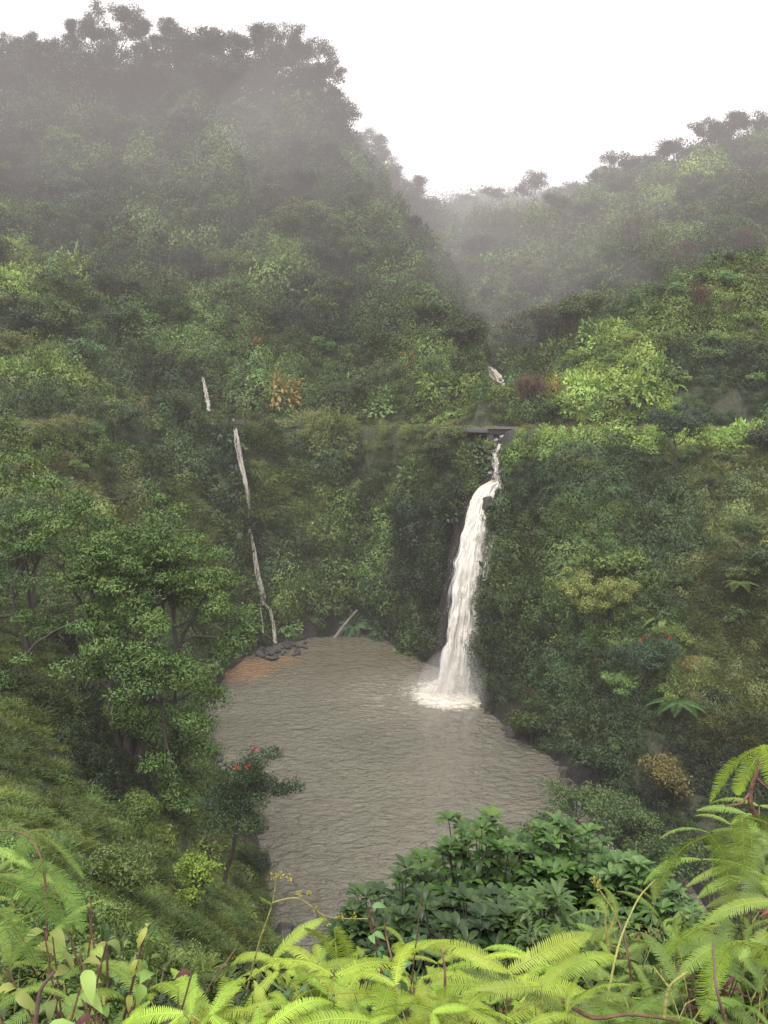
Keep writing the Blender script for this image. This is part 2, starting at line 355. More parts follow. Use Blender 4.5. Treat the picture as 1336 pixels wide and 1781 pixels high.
# ------------------------------------------------------------------ pool
FALL = on_water(793, 1200)
def pool():
    sx = np.array([p[0] for p in shore]); sy = np.array([p[1] for p in shore])
    # a square grid of water larger than the shore; the banks cut it off
    x0, x1, y0, y1 = sx.min()-5, sx.max()+3.5, sy.min()-3, sy.max()+5
    n = 260; X, Y = np.meshgrid(np.linspace(x0, x1, n), np.linspace(y0, y1, n*2), indexing='ij')
    r = np.hypot(X-FALL[0], Y-FALL[1])
    Z = .05+(vnoise(X, Y, 1.1, 8)-.5)*.05+np.exp(-(r/3.0)**2)*(vnoise(X, Y, .8, 9))*.5
    V = np.stack([X, Y, Z], -1).reshape(-1, 3); i = np.arange(n-1)[:, None]*(2*n); j = np.arange(2*n-1)[None]
    F = np.stack([i+j, i+2*n+j, i+2*n+j+1, i+j+1], -1).reshape(-1, 4)
    m, nt, out = mat_new('muddy_water'); L = nt.links.new
    g = nt.nodes.new('ShaderNodeNewGeometry'); pos = g.outputs['Position']
    def dist(cx, cy, ax=1.0, ay=1.0, wob=0.0, ws=.3):
        mp = N(nt, 'Mapping'); mp.inputs['Location'].default_value = (-cx/ax, -cy/ay, 0); mp.inputs['Scale'].default_value = (1/ax, 1/ay, 0)
        L(pos, mp.inputs['Vector']); ln = nt.nodes.new('ShaderNodeVectorMath'); ln.operation = 'LENGTH'; L(mp.outputs[0], ln.inputs[0])
        d = ln.outputs['Value']
        if wob: d = mth(nt, 'ADD', d, mth(nt, 'MULTIPLY', mth(nt, 'SUBTRACT', noise(nt, pos, ws, 5, .65), .5), wob))
        return d
    big = noise(nt, pos, .06, 3)
    base = ramp(nt, big, [(.3, (.096, .090, .066)), (.7, (.126, .118, .088))])
    sd = on_water(432, 1160); sed = dist(sd[0]-1.0, sd[1]-1, 5.5, 5.0, .9, .35)
    sd2 = on_water(480, 1150); sed2 = dist(sd2[0], sd2[1], 3.6, 2.6, 1.0, .5)
    sm = mth(nt, 'MINIMUM', sed, sed2)
    base = mixc(nt, ramp(nt, sm, [(.55, (1, 1, 1)), (1.0, (0, 0, 0))]), base, (.20, .115, .060))
    shal = dist(sd[0]+14, sd[1]+4, 22, 12, .5, .15)
    base = mixc(nt, ramp(nt, shal, [(.4, (.5, .5, .5)), (1.0, (0, 0, 0))]), base, (.12, .10, .06))
    # foam under the fall, broken into streaks farther out
    fd = dist(FALL[0]-1.0, FALL[1]-1.6, 5.2, 6.2, .8, .7)
    fn = noise(nt, pos, 1.6, 7, .72, .6)
    core = ramp(nt, fd, [(.45, (1, 1, 1)), (.85, (.25, .25, .25)), (1.25, (0, 0, 0))])
    fm = mth(nt, 'MULTIPLY_ADD', fn, 1.0); nt.nodes[-1].inputs[2].default_value = -.5
    fm = mth(nt, 'ADD', mth(nt, 'MULTIPLY', fm, 2.2), mth(nt, 'MULTIPLY_ADD', core, 1.7)); 
    # core -> foam factor
    fm2 = mth(nt, 'SUBTRACT', mth(nt, 'ADD', mth(nt, 'MULTIPLY', core, 1.6), mth(nt, 'MULTIPLY', mth(nt, 'SUBTRACT', fn, .5), 2.4)), .45, True)
    far = ramp(nt, dist(FALL[0]-2, FALL[1]-2, 12, 14, .5, .3), [(.3, (.16, .16, .16)), (1.0, (0, 0, 0))])
    wisp = ramp(nt, noise(nt, pos, .9, 6, .7, 1.5), [(.5, (0, 0, 0)), (.66, (1, 1, 1))])
    foam = mth(nt, 'MAXIMUM', fm2, mth(nt, 'MULTIPLY', far, wisp))
    pale = ramp(nt, dist(FALL[0]-3, FALL[1], 14, 11, .3, .2), [(.2, (.5, .5, .5)), (1.0, (0, 0, 0))])
    base = mixc(nt, pale, base, (.22, .20, .15))
    col = mixc(nt, foam, base, (.72, .66, .56))
    # wind ripples: crests run across the view
    mp = N(nt, 'Mapping'); mp.inputs['Rotation'].default_value = (0, 0, R(-12)); mp.inputs['Scale'].default_value = (.85, 1.25, 1)
    L(pos, mp.inputs['Vector'])
    r1 = noise(nt, mp.outputs[0], 1.25, 3, .5, .7); r2 = noise(nt, mp.outputs[0], 3.2, 3, .6, .5); r3 = noise(nt, mp.outputs[0], .3, 2, .5)
    hgt_ = mth(nt, 'ADD', mth(nt, 'MULTIPLY', r1, 1.0), mth(nt, 'ADD', mth(nt, 'MULTIPLY', r2, .28), mth(nt, 'MULTIPLY', r3, .8)))
    nb = bump(nt, hgt_, 1.0, .72)
    b = N(nt, 'BsdfPrincipled', IOR=1.33); b.inputs['Specular IOR Level'].default_value = .5
    L(col, b.inputs['Base Color']); L(nb, b.inputs['Normal'])
    L(mth(nt, 'MULTIPLY_ADD', foam, .5), b.inputs['Roughness']); nt.nodes[-1].inputs[2].default_value = .09
    L(b.outputs[0], out.inputs[0])
    tag(link('water', mesh_np('water', V, F, [m], True)), 'muddy brown rippled plunge pool', 'water', kind='structure')
pool()

# ------------------------------------------------------------------ mist, sky, sun, camera
def haze(name, lo, hi, dens, Lc, label, zfar=None):
    mb = MB(); x0, y0, z0 = lo; x1, y1, z1 = hi; zs = z0 if zfar is None else zfar      # the underside slopes down towards the far end
    mb.add([(x0, y0, z0), (x1, y0, z0), (x1, y1, zs), (x0, y1, zs), (x0, y0, z1), (x1, y0, z1), (x1, y1, z1), (x0, y1, z1)], [(0, 3, 2, 1), (4, 5, 6, 7), (0, 1, 5, 4), (1, 2, 6, 5), (2, 3, 7, 6), (3, 0, 4, 7)])
    m, nt, out = mat_new(name); L = nt.links.new
    ab = N(nt, 'VolumeAbsorption', Density=dens); ab.inputs[0].default_value = (0, 0, 0, 1)
    em = N(nt, 'Emission', Strength=dens); em.inputs[0].default_value = Lc+(1,)  # added glow stands in for daylight scattered inside the mist
    ad = nt.nodes.new('ShaderNodeAddShader'); L(ab.outputs[0], ad.inputs[0]); L(em.outputs[0], ad.inputs[1]); L(ad.outputs[0], out.inputs['Volume'])
    o = link(name, mb.mesh(name, [m])); tag(o, label, 'mist', kind='stuff'); return o
HZ = (.62, .565, .555)
haze('mist', (-600, 12, -10), (600, 360, 190), .00075, HZ, 'thin rain haze filling the whole valley')
haze('mist', (-590, 100, 78), (590, 262, 151), .0036, HZ, 'thicker cloud hanging over the upper hillsides', -60)
haze('mist', (-580, 238, 60), (580, 880, 149), .0034, (.86, .82, .82), 'dense pale cloud over the farthest ridges', -300)

def wisp_cloud(c, rad, dens):
    th = np.linspace(0, math.pi, 15); ph = np.arange(30)*2*math.pi/30
    D_ = np.array([[math.sin(a)*math.cos(b), math.sin(a)*math.sin(b), math.cos(a)] for a in th for b in ph])
    r_ = 1+.16*np.sin(D_[:, 0]*4+c[0])+.12*np.sin(D_[:, 2]*6+c[1]*.3)
    F = [[i*30+j, (i+1)*30+j, (i+1)*30+(j+1) % 30, i*30+(j+1) % 30] for i in range(14) for j in range(30)]
    m, nt, out = mat_new('drifting_mist'); ab = N(nt, 'VolumeAbsorption', Density=dens); ab.inputs[0].default_value = (0, 0, 0, 1); em = N(nt, 'Emission', Strength=dens); em.inputs[0].default_value = (.66, .60, .60, 1)  # emission imitates light scattered by the mist bank
    ad = nt.nodes.new('ShaderNodeAddShader'); nt.links.new(ab.outputs[0], ad.inputs[0]); nt.links.new(em.outputs[0], ad.inputs[1]); nt.links.new(ad.outputs[0], out.inputs['Volume'])
    o = link('mist', mesh_np('mist', D_*r_[:, None]*np.array(rad), F, [m], True)); o.location = c; tag(o, 'soft bank of mist drifting across the upper hillside', 'mist', kind='stuff')
wisp_cloud(at(590, 215, 172), (24, 10, 18), .009); wisp_cloud(at(150, 190, 168), (34, 10, 15), .004); wisp_cloud(at(900, 520, 150), (22, 12, 14), .0035)
w = bpy.data.worlds.new('World'); bpy.context.scene.world = w; w.use_nodes = True; nt = w.node_tree; nt.nodes.clear()
sky = nt.nodes.new('ShaderNodeTexSky'); sky.sky_type = 'NISHITA'; sky.sun_disc = False
SE, SR = R(62), R(200)
sky.sun_elevation = SE; sky.sun_rotation = SR; sky.air_density = 1; sky.dust_density = 4
hsv = nt.nodes.new('ShaderNodeHueSaturation'); hsv.inputs['Saturation'].default_value = .12
nt.links.new(sky.outputs[0], hsv.inputs['Color'])
cl = mixc(nt, .8, hsv.outputs[0], (32, 31.2, 31.2))
bg = nt.nodes.new('ShaderNodeBackground'); bg.inputs[1].default_value = .12; nt.links.new(cl, bg.inputs[0])
wo = nt.nodes.new('ShaderNodeOutputWorld'); nt.links.new(bg.outputs[0], wo.inputs[0])
sd = bpy.data.lights.new('sun', 'SUN'); sd.energy = 3.0; sd.angle = R(25); sd.color = (1, .97, .92)
so = bpy.data.objects.new('sun', sd); C.objects.link(so)
dirv = Vector((math.sin(SR)*math.cos(SE), math.cos(SR)*math.cos(SE), math.sin(SE)))
so.rotation_euler = dirv.to_track_quat('Z', 'Y').to_euler(); so.location = (0, 0, 150)
cam = bpy.data.cameras.new('camera'); co = bpy.data.objects.new('camera', cam); C.objects.link(co)
co.location = (0, 0, CH); co.rotation_euler = (R(90)-PIT, 0, 0)
cam.sensor_fit = 'VERTICAL'; cam.sensor_height = 32; cam.lens = 32*F0/1781; cam.clip_end = 6000; cam.clip_start = .05
sc = bpy.context.scene; sc.camera = co
sc.view_settings.view_transform = 'Standard'; sc.view_settings.look = 'None'; sc.view_settings.exposure = 0
sc.render.engine = 'CYCLES'; cy_ = sc.cycles
cy_.max_bounces = 4; cy_.diffuse_bounces = 2; cy_.glossy_bounces = 2; cy_.transmission_bounces = 3; cy_.transparent_max_bounces = 24; cy_.volume_bounces = 0
cy_.use_adaptive_sampling = True; cy_.adaptive_threshold = .02; cy_.caustics_reflective = False; cy_.caustics_refractive = False
cy_.use_denoising = True
# ------------------------------------------------------------------ undergrowth: clump shapes, scattered over the ground
lib = bpy.data.collections.new('clump_shapes')            # never linked to the scene: only a source of shapes
def libobj(name, mb):
    me = mb.mesh(name, [M['ileaf']]); o = bpy.data.objects.new(name, me); lib.objects.link(o); return o
def dome(n, rx, rz, rg, z0=.1, inner=.55):
    d = unit(rg.normal(size=(n, 3))); d[:, 2] = np.abs(d[:, 2])
    rr = (inner+(1-inner)*rg.random(n)**.5)[:, None]
    lum = 1+.22*np.sin(d[:, :1]*7+d[:, 1:2]*5)+.12*np.sin(d[:, 1:2]*13+3*d[:, 2:])
    return d*rr*lum*np.array([rx, rx, rz])+[0, 0, z0], d
def tang(d, rg): return unit(np.cross(d, rg.normal(size=d.shape)))+d*.25+[0, 0, -.25]
def clump(kind, rg):
    mb = MB()
    if kind == 'mound':
        P, d = dome(420, .95, .75, rg)
        ax = tang(d, rg); leaves(mb, P, ax, d+[0, 0, .35]+rg.normal(size=d.shape)*.3, .15+.1*rg.random(len(P)), .085, rg)
    elif kind == 'fine':
        P, d = dome(620, .85, 1.05, rg)
        ax = tang(d, rg); leaves(mb, P, ax, d+[0, 0, .35]+rg.normal(size=d.shape)*.35, .10+.06*rg.random(len(P)), .05, rg)
    elif kind == 'broad':
        P, d = dome(280, 1.05, .55, rg)
        ax = d+[0, 0, -.5]+rg.normal(size=d.shape)*.4; leaves(mb, P, ax, d*.4+[0, 0, 1.2]+rg.normal(size=d.shape)*.25, .20+.12*rg.random(len(P)), .16, rg, fold=.12)
    elif kind == 'grass':
        n = 260; P = np.c_[rg.normal(size=(n, 2))*.42, np.zeros(n)]
        a = rg.random(n)*6.283; lean = .25+.6*rg.random(n)
        ax = np.c_[np.cos(a)*lean, np.sin(a)*lean, np.ones(n)]
        for q in range(2):
            l = (.45+.4*rg.random(n))[:, None]*.6; E = P+unit(ax)*l
            leaves(mb, P, ax, rg.normal(size=ax.shape), l[:, 0]*1.15, .035, rg, fold=.1); P = E; ax = ax*[1.7, 1.7, .35]
    elif kind == 'fronds':
        for k in range(9):
            a = k*.7+rg.random()*.5; ln = .9+.4*rg.random(); t = np.linspace(.08, 1, 20)
            c = np.c_[np.cos(a)*t*ln, np.sin(a)*t*ln, .9*t-1.0*t*t+.12]
            side = np.array([-math.sin(a), math.cos(a), 0])
            for s in (-1, 1):
                leaves(mb, c, side*s+np.array([math.cos(a), math.sin(a), -.35])*.4, np.array([0, 0, 1.0])+c*0, .26*np.sin(t*2.9+.25)+.03, .07, rg, fold=.05)
    elif kind == 'trail':
        n = 330; P = np.c_[rg.normal(size=(n, 2))*.55, .35-1.3*rg.random(n)]; P[:, 2] -= (P[:, 0]**2+P[:, 1]**2)*.3
        d = unit(P+[0, 0, .7]); leaves(mb, P, d*.5+[0, 0, -.8]+rg.normal(size=P.shape)*.35, d+[0, 0, .3], .16+.1*rg.random(n), .08, rg)
    return mb
KINDS = ['mound', 'mound', 'fine', 'fine', 'broad', 'broad', 'grass', 'grass', 'fronds', 'trail']
for i, k in enumerate(KINDS): libobj('clump_%02d_%s' % (i, k), clump(k, np.random.default_rng(100+i)))

def gn_scatter():
    ng = bpy.data.node_groups.new('scatter_clumps', 'GeometryNodeTree')
    ng.interface.new_socket('Geometry', in_out='INPUT', socket_type='NodeSocketGeometry'); ng.interface.new_socket('Geometry', in_out='OUTPUT', socket_type='NodeSocketGeometry')
    gi, go = ng.nodes.new('NodeGroupInput'), ng.nodes.new('NodeGroupOutput')
    ip = ng.nodes.new('GeometryNodeInstanceOnPoints'); ci = ng.nodes.new('GeometryNodeCollectionInfo')
    ci.inputs['Collection'].default_value = lib; ci.inputs['Separate Children'].default_value = True; ci.inputs['Reset Children'].default_value = True
    def na(n, t):
        a = ng.nodes.new('GeometryNodeInputNamedAttribute'); a.data_type = t; a.inputs['Name'].default_value = n; return a.outputs[0]
    l = ng.links.new
    l(gi.outputs[0], ip.inputs['Points']); l(ci.outputs[0], ip.inputs['Instance']); ip.inputs['Pick Instance'].default_value = True
    l(na('idx', 'INT'), ip.inputs['Instance Index']); l(na('rot', 'FLOAT_VECTOR'), ip.inputs['Rotation']); l(na('scl', 'FLOAT_VECTOR'), ip.inputs['Scale'])
    l(ip.outputs[0], go.inputs[0]); return ng
NG = gn_scatter()
def scatter(name, P, idx, rot, scl, col, label):
    me = bpy.data.meshes.new(name); me.vertices.add(len(P)); me.vertices.foreach_set('co', np.asarray(P, np.float32).ravel())
    for nm, t, a, key in (('idx', 'INT', idx, 'value'), ('rot', 'FLOAT_VECTOR', rot, 'vector'), ('scl', 'FLOAT_VECTOR', scl, 'vector'), ('col', 'FLOAT_COLOR', np.c_[col, np.ones(len(P))], 'color')):
        at_ = me.attributes.new(nm, t, 'POINT'); at_.data.foreach_set(key, np.ascontiguousarray(a, dtype=np.int32 if t == 'INT' else np.float32).ravel())
    o = link(name, me); md = o.modifiers.new('scatter', 'NODES'); md.node_group = NG
    tag(o, label, 'undergrowth', kind='stuff'); return o
def tilt_euler(nx, ny, nz, spin):
    """euler angles of  R = (z -> n) * Rz(spin)"""
    n = unit(np.c_[nx, ny, nz]); z = np.array([0, 0, 1.0])
    X = np.c_[np.cos(spin), np.sin(spin), 0*spin]; X = unit(X-n*(X*n).sum(1)[:, None]); Y = np.cross(n, X)
    ry = -np.arcsin(np.clip(X[:, 2], -1, 1)); rz = np.arctan2(X[:, 1], X[:, 0]); rx = np.arctan2(Y[:, 2], n[:, 2])
    return np.c_[rx, ry, rz]

# patches of one look on the hillsides: photo pixel, distance, radius (m), kind, strength
def wp(px, py, D): return np.array(at(px, py, D))
PATCH = [  # (centre, radius, type)
    (wp(180,830,86), 7.5, 'tan'), (wp(240,900,86), 6, 'tan'), (wp(760,735,112), 5.5, 'tan'), (wp(820,738,107), 4, 'tan'), (wp(640,728,122), 5, 'lawn'), (wp(300,960,88), 7, 'lawn'), (wp(350,900,97), 7, 'lawn'),
    (wp(520,850,113), 7, 'lawn'), (wp(470,800,115), 5, 'lawn'), (wp(740,780,106), 6, 'lawn'), (wp(780,740,112), 7, 'tan'), (wp(700,738,118), 6, 'tan'),
    (wp(600,700,122), 6, 'lawn'), (wp(430,715,118), 5, 'tan'), (wp(820,720,110), 5, 'tan'),
    (wp(1240,830,84), 6.5, 'tan'), (wp(1290,900,78), 6, 'tan'), (wp(1260,1000,74), 6, 'tan'), (wp(1290,1150,66), 6, 'tan'), (wp(1230,1230,63), 4, 'tan'), (wp(1310,1030,71), 5, 'tan'),
    (wp(1250,765,90), 5, 'bright'), (wp(900,775,94), 4.5, 'bright'), (wp(960,770,92), 4.5, 'bright'), (wp(1050,765,91), 5, 'bright'), (wp(1120,765,90), 4, 'bright'),
    (wp(1010,740,99), 5, 'tan'), (wp(960,745,99), 4, 'tan'),
    (wp(1080,640,105), 9, 'bright'), (wp(1150,560,112), 9, 'bright'), (wp(1230,520,113), 8, 'bright'), (wp(1320,450,118), 9, 'bright'), (wp(1040,680,102), 6, 'bright'),
    (wp(1200,640,105), 6, 'dark'), (wp(1280,660,103), 6, 'dark'), (wp(1310,560,108), 7, 'bright'),
    (wp(60,640,112), 9, 'bright'), (wp(30,420,140), 12, 'bright'), (wp(80,490,140), 9, 'bright'), (wp(80,750,88), 6, 'bright'), (wp(130,760,90), 4.5, 'bright'), (wp(10,800,80), 7, 'bright'),
    (wp(300,600,135), 8, 'fresh'), (wp(500,600,140), 9, 'fresh'), (wp(720,640,128), 8, 'fresh'), (wp(760,690,120), 6, 'bright'), (wp(560,430,165), 12, 'fresh'), (wp(420,480,155), 11, 'fresh'), (wp(260,450,160), 12, 'fresh'),
    (wp(620,1000,112), 6, 'fresh'), (wp(520,1060,109), 5, 'fresh'), (wp(600,920,114), 6, 'fresh'),
    (wp(1130,350,215), 20, 'bright'), (wp(1060,420,200), 16, 'fresh'), (wp(950,350,262), 16, 'bright'), (wp(900,560,160), 12, 'fresh'), (wp(930,650,135), 8, 'green'), (wp(850,450,215), 16, 'fresh'), (wp(960,480,195), 14, 'green'), (wp(1010,430,215), 14, 'fresh'),
    (wp(870,1100,80), 5, 'dark'), (wp(920,1200,75), 7, 'dark'), (wp(1000,1280,68), 7, 'dark'), (wp(1100,1330,62), 7, 'dark'), (wp(1000,980,80), 9, 'green'), (wp(960,840,88), 5, 'dark'), (wp(1050,850,86), 6, 'dark'), (wp(1130,860,84), 5, 'dark'), (wp(1170,960,78), 5, 'dark'), (wp(640,1050,111), 4, 'dark'), (wp(720,950,106), 6, 'dark'), (wp(780,850,102), 4, 'dark'), (wp(560,780,118), 6, 'dark'), (wp(380,800,108), 5, 'dark'), (wp(480,950,111), 5, 'dark'), (wp(280,740,101), 5, 'dark'), (wp(560,560,145), 9, 'dark'), (wp(300,480,158), 9, 'dark'), (wp(640,440,158), 9, 'dark'),  # dark growth; patches just under the right lip also imitate shaded hollows
    (wp(200,1330,44), 5, 'dark'), (wp(150,1500,21), 6, 'lawn'), (wp(250,1580,20), 7, 'lawn'), (wp(60,1400,28), 6, 'lawn'), (wp(320,1640,24), 8, 'lawn'), (wp(200,1400,34), 6, 'lawn'), (wp(60,1280,40), 7, 'lawn'), (wp(390,1560,40), 7, 'lawn'), (wp(380,1440,50), 5, 'lawn'), (wp(250,1480,34), 7, 'lawn'),
    (wp(30,1130,56), 6, 'lawn'), (wp(300,1290,58), 5, 'lawn')]
TYPES = ['green', 'dark', 'bright', 'fresh', 'tan', 'lawn']
COLS = {'green': (.070, .110, .030), 'dark': (.040, .066, .024), 'bright': (.140, .205, .045), 'fresh': (.095, .145, .040), 'tan': (.128, .155, .052), 'lawn': (.098, .138, .036)}
WEI = {  # which clumps grow there
    'green': [.2, .2, .15, .15, .08, .05, .02, .02, .05, .08], 'dark': [.2, .2, .22, .22, .03, .03, 0, 0, .03, .07], 'bright': [.2, .2, .05, .05, .2, .2, 0, 0, .03, .07],
    'fresh': [.2, .2, .1, .1, .1, .12, .04, .04, .06, .04], 'tan': [.02, .02, .06, .06, 0, 0, .42, .42, 0, 0], 'lawn': [.01, .01, .01, .01, .01, 0, .47, .47, .01, 0]}
def undergrowth():
    rg = np.random.default_rng(77)
    # candidates on the grid, thinned by distance so that near ground is finer
    n = 2400000; x = rg.uniform(-168, 168, n); y = 5+(450-5)*rg.random(n)
    z = hgt(x, y); px, py, d = pix(np.c_[x, y, z])
    gxx, gyy = grad(x, y); area = np.sqrt(1+gxx**2+gyy**2)
    # facing the lookout? faces turned away are hidden by their own ridge
    nx, ny, nz = -gxx/area, -gyy/area, 1/area
    face = (-(x)*nx-(y)*ny-(z-CH)*nz)/np.sqrt(x*x+y*y+(z-CH)**2)
    ok = (px > -160) & (px < 1500) & (py > 20) & (py < 2000) & (z > .25) & (face > -.12) & ~fall_gap(x, y, z)
    size = .20+.0110*np.clip(y, 0, 400)                       # clump radius grows with distance
    dens = np.where(y > 60, 1.7, 1.0)/(size**2)*area                                 # clumps per square metre of map
    dens = np.where(face < .15, dens*.5, dens)
    p = dens*(336*445)/n
    ok &= rg.random(n) < p
    # rocky foot of the cliffs stays half bare
    foot = (z < 2.0+4.0*vnoise(x, y, 4, 6)**1.5) & (rg.random(n) < .85) & (y > 60)
    ok &= ~foot
    # the road and the bridge stay open
    ok &= ~((z > 27) & (z < 30.6) & (y > 90) & (y < 130) & (np.hypot(gxx, gyy) < .12) & (rg.random(n) < .15))
    x, y, z, nx, ny, nz, size = [a[ok] for a in (x, y, z, nx, ny, nz, size)]
    m = len(x); P = np.c_[x, y, z]
    typ = np.zeros(m, int)
    base = vnoise(x, y, 11, 21)+.4*vnoise(x, y, 4, 22)
    typ[base < .5] = 1; typ[base > .92] = 3
    best = np.full(m, 1.0)
    for c, r, t in PATCH:
        dd = np.linalg.norm(P-c, axis=1)/r*(.75+.5*vnoise(x, y, 3, 31))
        k = dd < best; typ[k] = TYPES.index(t); best[k] = dd[k]
    idx = np.zeros(m, int); u = rg.random(m)
    for ti, t in enumerate(TYPES):
        w_ = np.cumsum(WEI[t])/np.sum(WEI[t]); k = typ == ti; idx[k] = np.searchsorted(w_, u[k])
    idx = np.minimum(idx, 9)
    col = np.array([COLS[t] for t in TYPES])[typ]
    col = col*(.5+.9*rg.random(m))[:, None]*(.35+1.25*vnoise(x, y, 5.5, 41))[:, None]
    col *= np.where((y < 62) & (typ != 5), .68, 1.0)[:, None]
    hue = np.clip(rg.normal(size=m)*.07, -.14, .14); col = col*np.c_[1+hue+.12*(vnoise(x, y, 5, 43)-.5), np.ones(m), 1-hue]
    rare = rg.random(m) < .004; col[rare] = col[rare]*[1.9, .85, .8]                       # rusty, dying shrubs
    grassy = np.isin(idx, (6, 7))
    lumpy = vnoise(x, y, 3.2+y*.012, 51); s = size*(.75+.6*rg.random(m)**2)*np.where(grassy, 1.0, 1.12)*np.where(grassy, 1, .62+.95*lumpy)
    col *= (.72+.56*lumpy)[:, None]  # low clumps coloured darker, imitating shade in the gaps between crowns
    rd = np.min(np.hypot(x[:, None]-xs[None, ::2], y[:, None]-ys[None, ::2]), axis=1); brk = vnoise(x, y, 6, 61) > .42; vis = (x > -2) | brk; s = np.where((rd < 5) & (y > 75) & vis, s*.6, s); s = np.where((rd < 2.2) & (y > 75) & vis, s*.6, s)
    ny_ = ys[np.argmin(np.hypot(x[:, None]-xs[None, ::2], y[:, None]-ys[None, ::2]), axis=1)*2]; front = (y < ny_) & (rd < 6.5) & (rd > 1.8) & (z > 25.5) & (y > 75)
    lip = front & (x > 12.5); col[lip] = np.array((.20, .285, .055))*(.75+.5*rg.random((lip.sum(), 1))); idx[lip] = rg.choice([0, 1, 4, 5, 9], lip.sum()); s[lip] = np.clip(s[lip], .7, .95)
    lip = (rd < 3.2) & (z > 27) & (z < 30.5) & (y > 75) & (x < 40) & ((x > 0) | ((vnoise(x, y, 5, 63) > .62) & (x < -5))); col[lip] = np.array((.15, .155, .055))*(.7+.6*rg.random((lip.sum(), 1))); idx[lip] = rg.choice([6, 7], lip.sum())
    lip = front & (x < 10) & (x > -16) & (rd < 4.5); col[lip] = np.array((.135, .165, .05))*(.7+.6*rg.random((lip.sum(), 1)))
    s = np.where((typ == 5) & (y < 70), s*.9, s)
    k = .55; rot = tilt_euler(nx*k, ny*k, nz*k+(1-k), rg.random(m)*6.283)
    scl = np.c_[s, s, s*(.7+1.1*rg.random(m)**2)]
    P[:, 2] -= s*.12
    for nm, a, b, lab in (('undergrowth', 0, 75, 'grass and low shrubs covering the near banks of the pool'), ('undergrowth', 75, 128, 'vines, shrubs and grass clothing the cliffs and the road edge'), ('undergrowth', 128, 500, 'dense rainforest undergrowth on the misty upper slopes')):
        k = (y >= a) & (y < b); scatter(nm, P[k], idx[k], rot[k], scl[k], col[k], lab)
    print('undergrowth clumps', m, [(y < 75).sum(), ((y >= 75) & (y < 128)).sum(), (y >= 128).sum()])
undergrowth()
# ------------------------------------------------------------------ trees: real branching, leaves clustered at the twig ends
def grow_tree(seed, H, W, first=None, trunk_h=.3, levels=3, kids=3, ang=(.35, .8), wig=.18, up=.12, stems=1, fall=.72, flat=0.0, lean=(0, 0)):
    rg = np.random.default_rng(seed); segs, tips = [], []
    def go(p, d, L, r, lv):
        pts = [p]; k = 4
        for i in range(k):
            d = unit(d+rg.normal(size=3)*wig+np.array([0, 0, up])); p = p+d*L/k; pts.append(p)
        segs.append((np.array(pts), np.linspace(r, r*.62, k+1), lv))
        if lv == 0: tips.append((p, d)); return
        if lv <= 1: tips.append((pts[2], d))
        a0 = rg.random()*6.28; n = kids+(rg.random() < .4)
        s = unit(np.cross(d, [.3, .1, 1])); t = np.cross(d, s)
        for j in range(n):
            a = a0+j*6.283/n+rg.normal()*.3; th = rg.uniform(*ang)
            nd = d*math.cos(th)+(s*math.cos(a)+t*math.sin(a))*math.sin(th)
            if flat: nd = unit(nd*[1, 1, 1-flat])
            go(p if j < 2 else pts[-2], nd, L*(first if first and lv == levels else fall)*rg.uniform(.8, 1.2), r*.6, lv-1)
    for s_ in range(stems):
        a = s_*6.283/max(stems, 1)+rg.random(); d = np.array([lean[0], lean[1], 1.0])
        if stems > 1: d = d+np.array([math.cos(a), math.sin(a), 0])*.45
        go(np.array([math.cos(a), math.sin(a), 0])*.02*(stems > 1), unit(d), 1.0*trunk_h/.3, .06, levels)
    tp = np.array([t[0] for t in tips]); zmax = tp[:, 2].max(); c = (tp[:, :2].max(0)+tp[:, :2].min(0))/2; hw = (tp[:, :2].max(0)-tp[:, :2].min(0)).max()/2
    def fit(P):
        f = np.clip(P[:, 2:]/zmax, 0, 1); Q = P.copy(); Q[:, :2] = (P[:, :2]-c*f)*(W*.42/hw); Q[:, 2] = P[:, 2]*H*.93/zmax; return Q
    segs = [(fit(a), b, l) for a, b, l in segs]; tp = fit(tp)
    return segs, tp, rg
def wood(segs, r0, levels, minr=.012, k0=8):
    mb = MB()
    for P, rr, lv in segs: mb.tube(P, np.maximum(rr/.06*r0, minr), k0 if lv == levels else (5 if lv > 0 else 4))
    return mb
def crown(tp, rg, per, cr, ll, lw, cz=.6, keep=1.0, axup=.1, mb=None, fold=.25, droop=0.0):
    mb = mb or MB(); tp = tp[rg.random(len(tp)) < keep]; n = len(tp)*per
    C0 = np.repeat(tp, per, axis=0); s = np.repeat(cr*rg.uniform(.6, 1.3, len(tp)), per)[:, None]
    d = unit(rg.normal(size=(n, 3))); rr = rg.random((n, 1))**.4
    P = C0+d*rr*s*[1, 1, cz]
    ax = unit(np.cross(d, rg.normal(size=(n, 3))))+d*.35+rg.normal(size=(n, 3))*.15+[0, 0, axup-.2]
    nr = d*.9+[0, 0, .55]+rg.normal(size=(n, 3))*.28
    tipv = np.repeat(rg.random(len(tp)), per)*.5+rg.random(n)*.5
    leaves(mb, P, ax, nr, ll*rg.uniform(.7, 1.3, n), lw, rg, lv=tipv, fold=fold, droop=droop)
    return mb
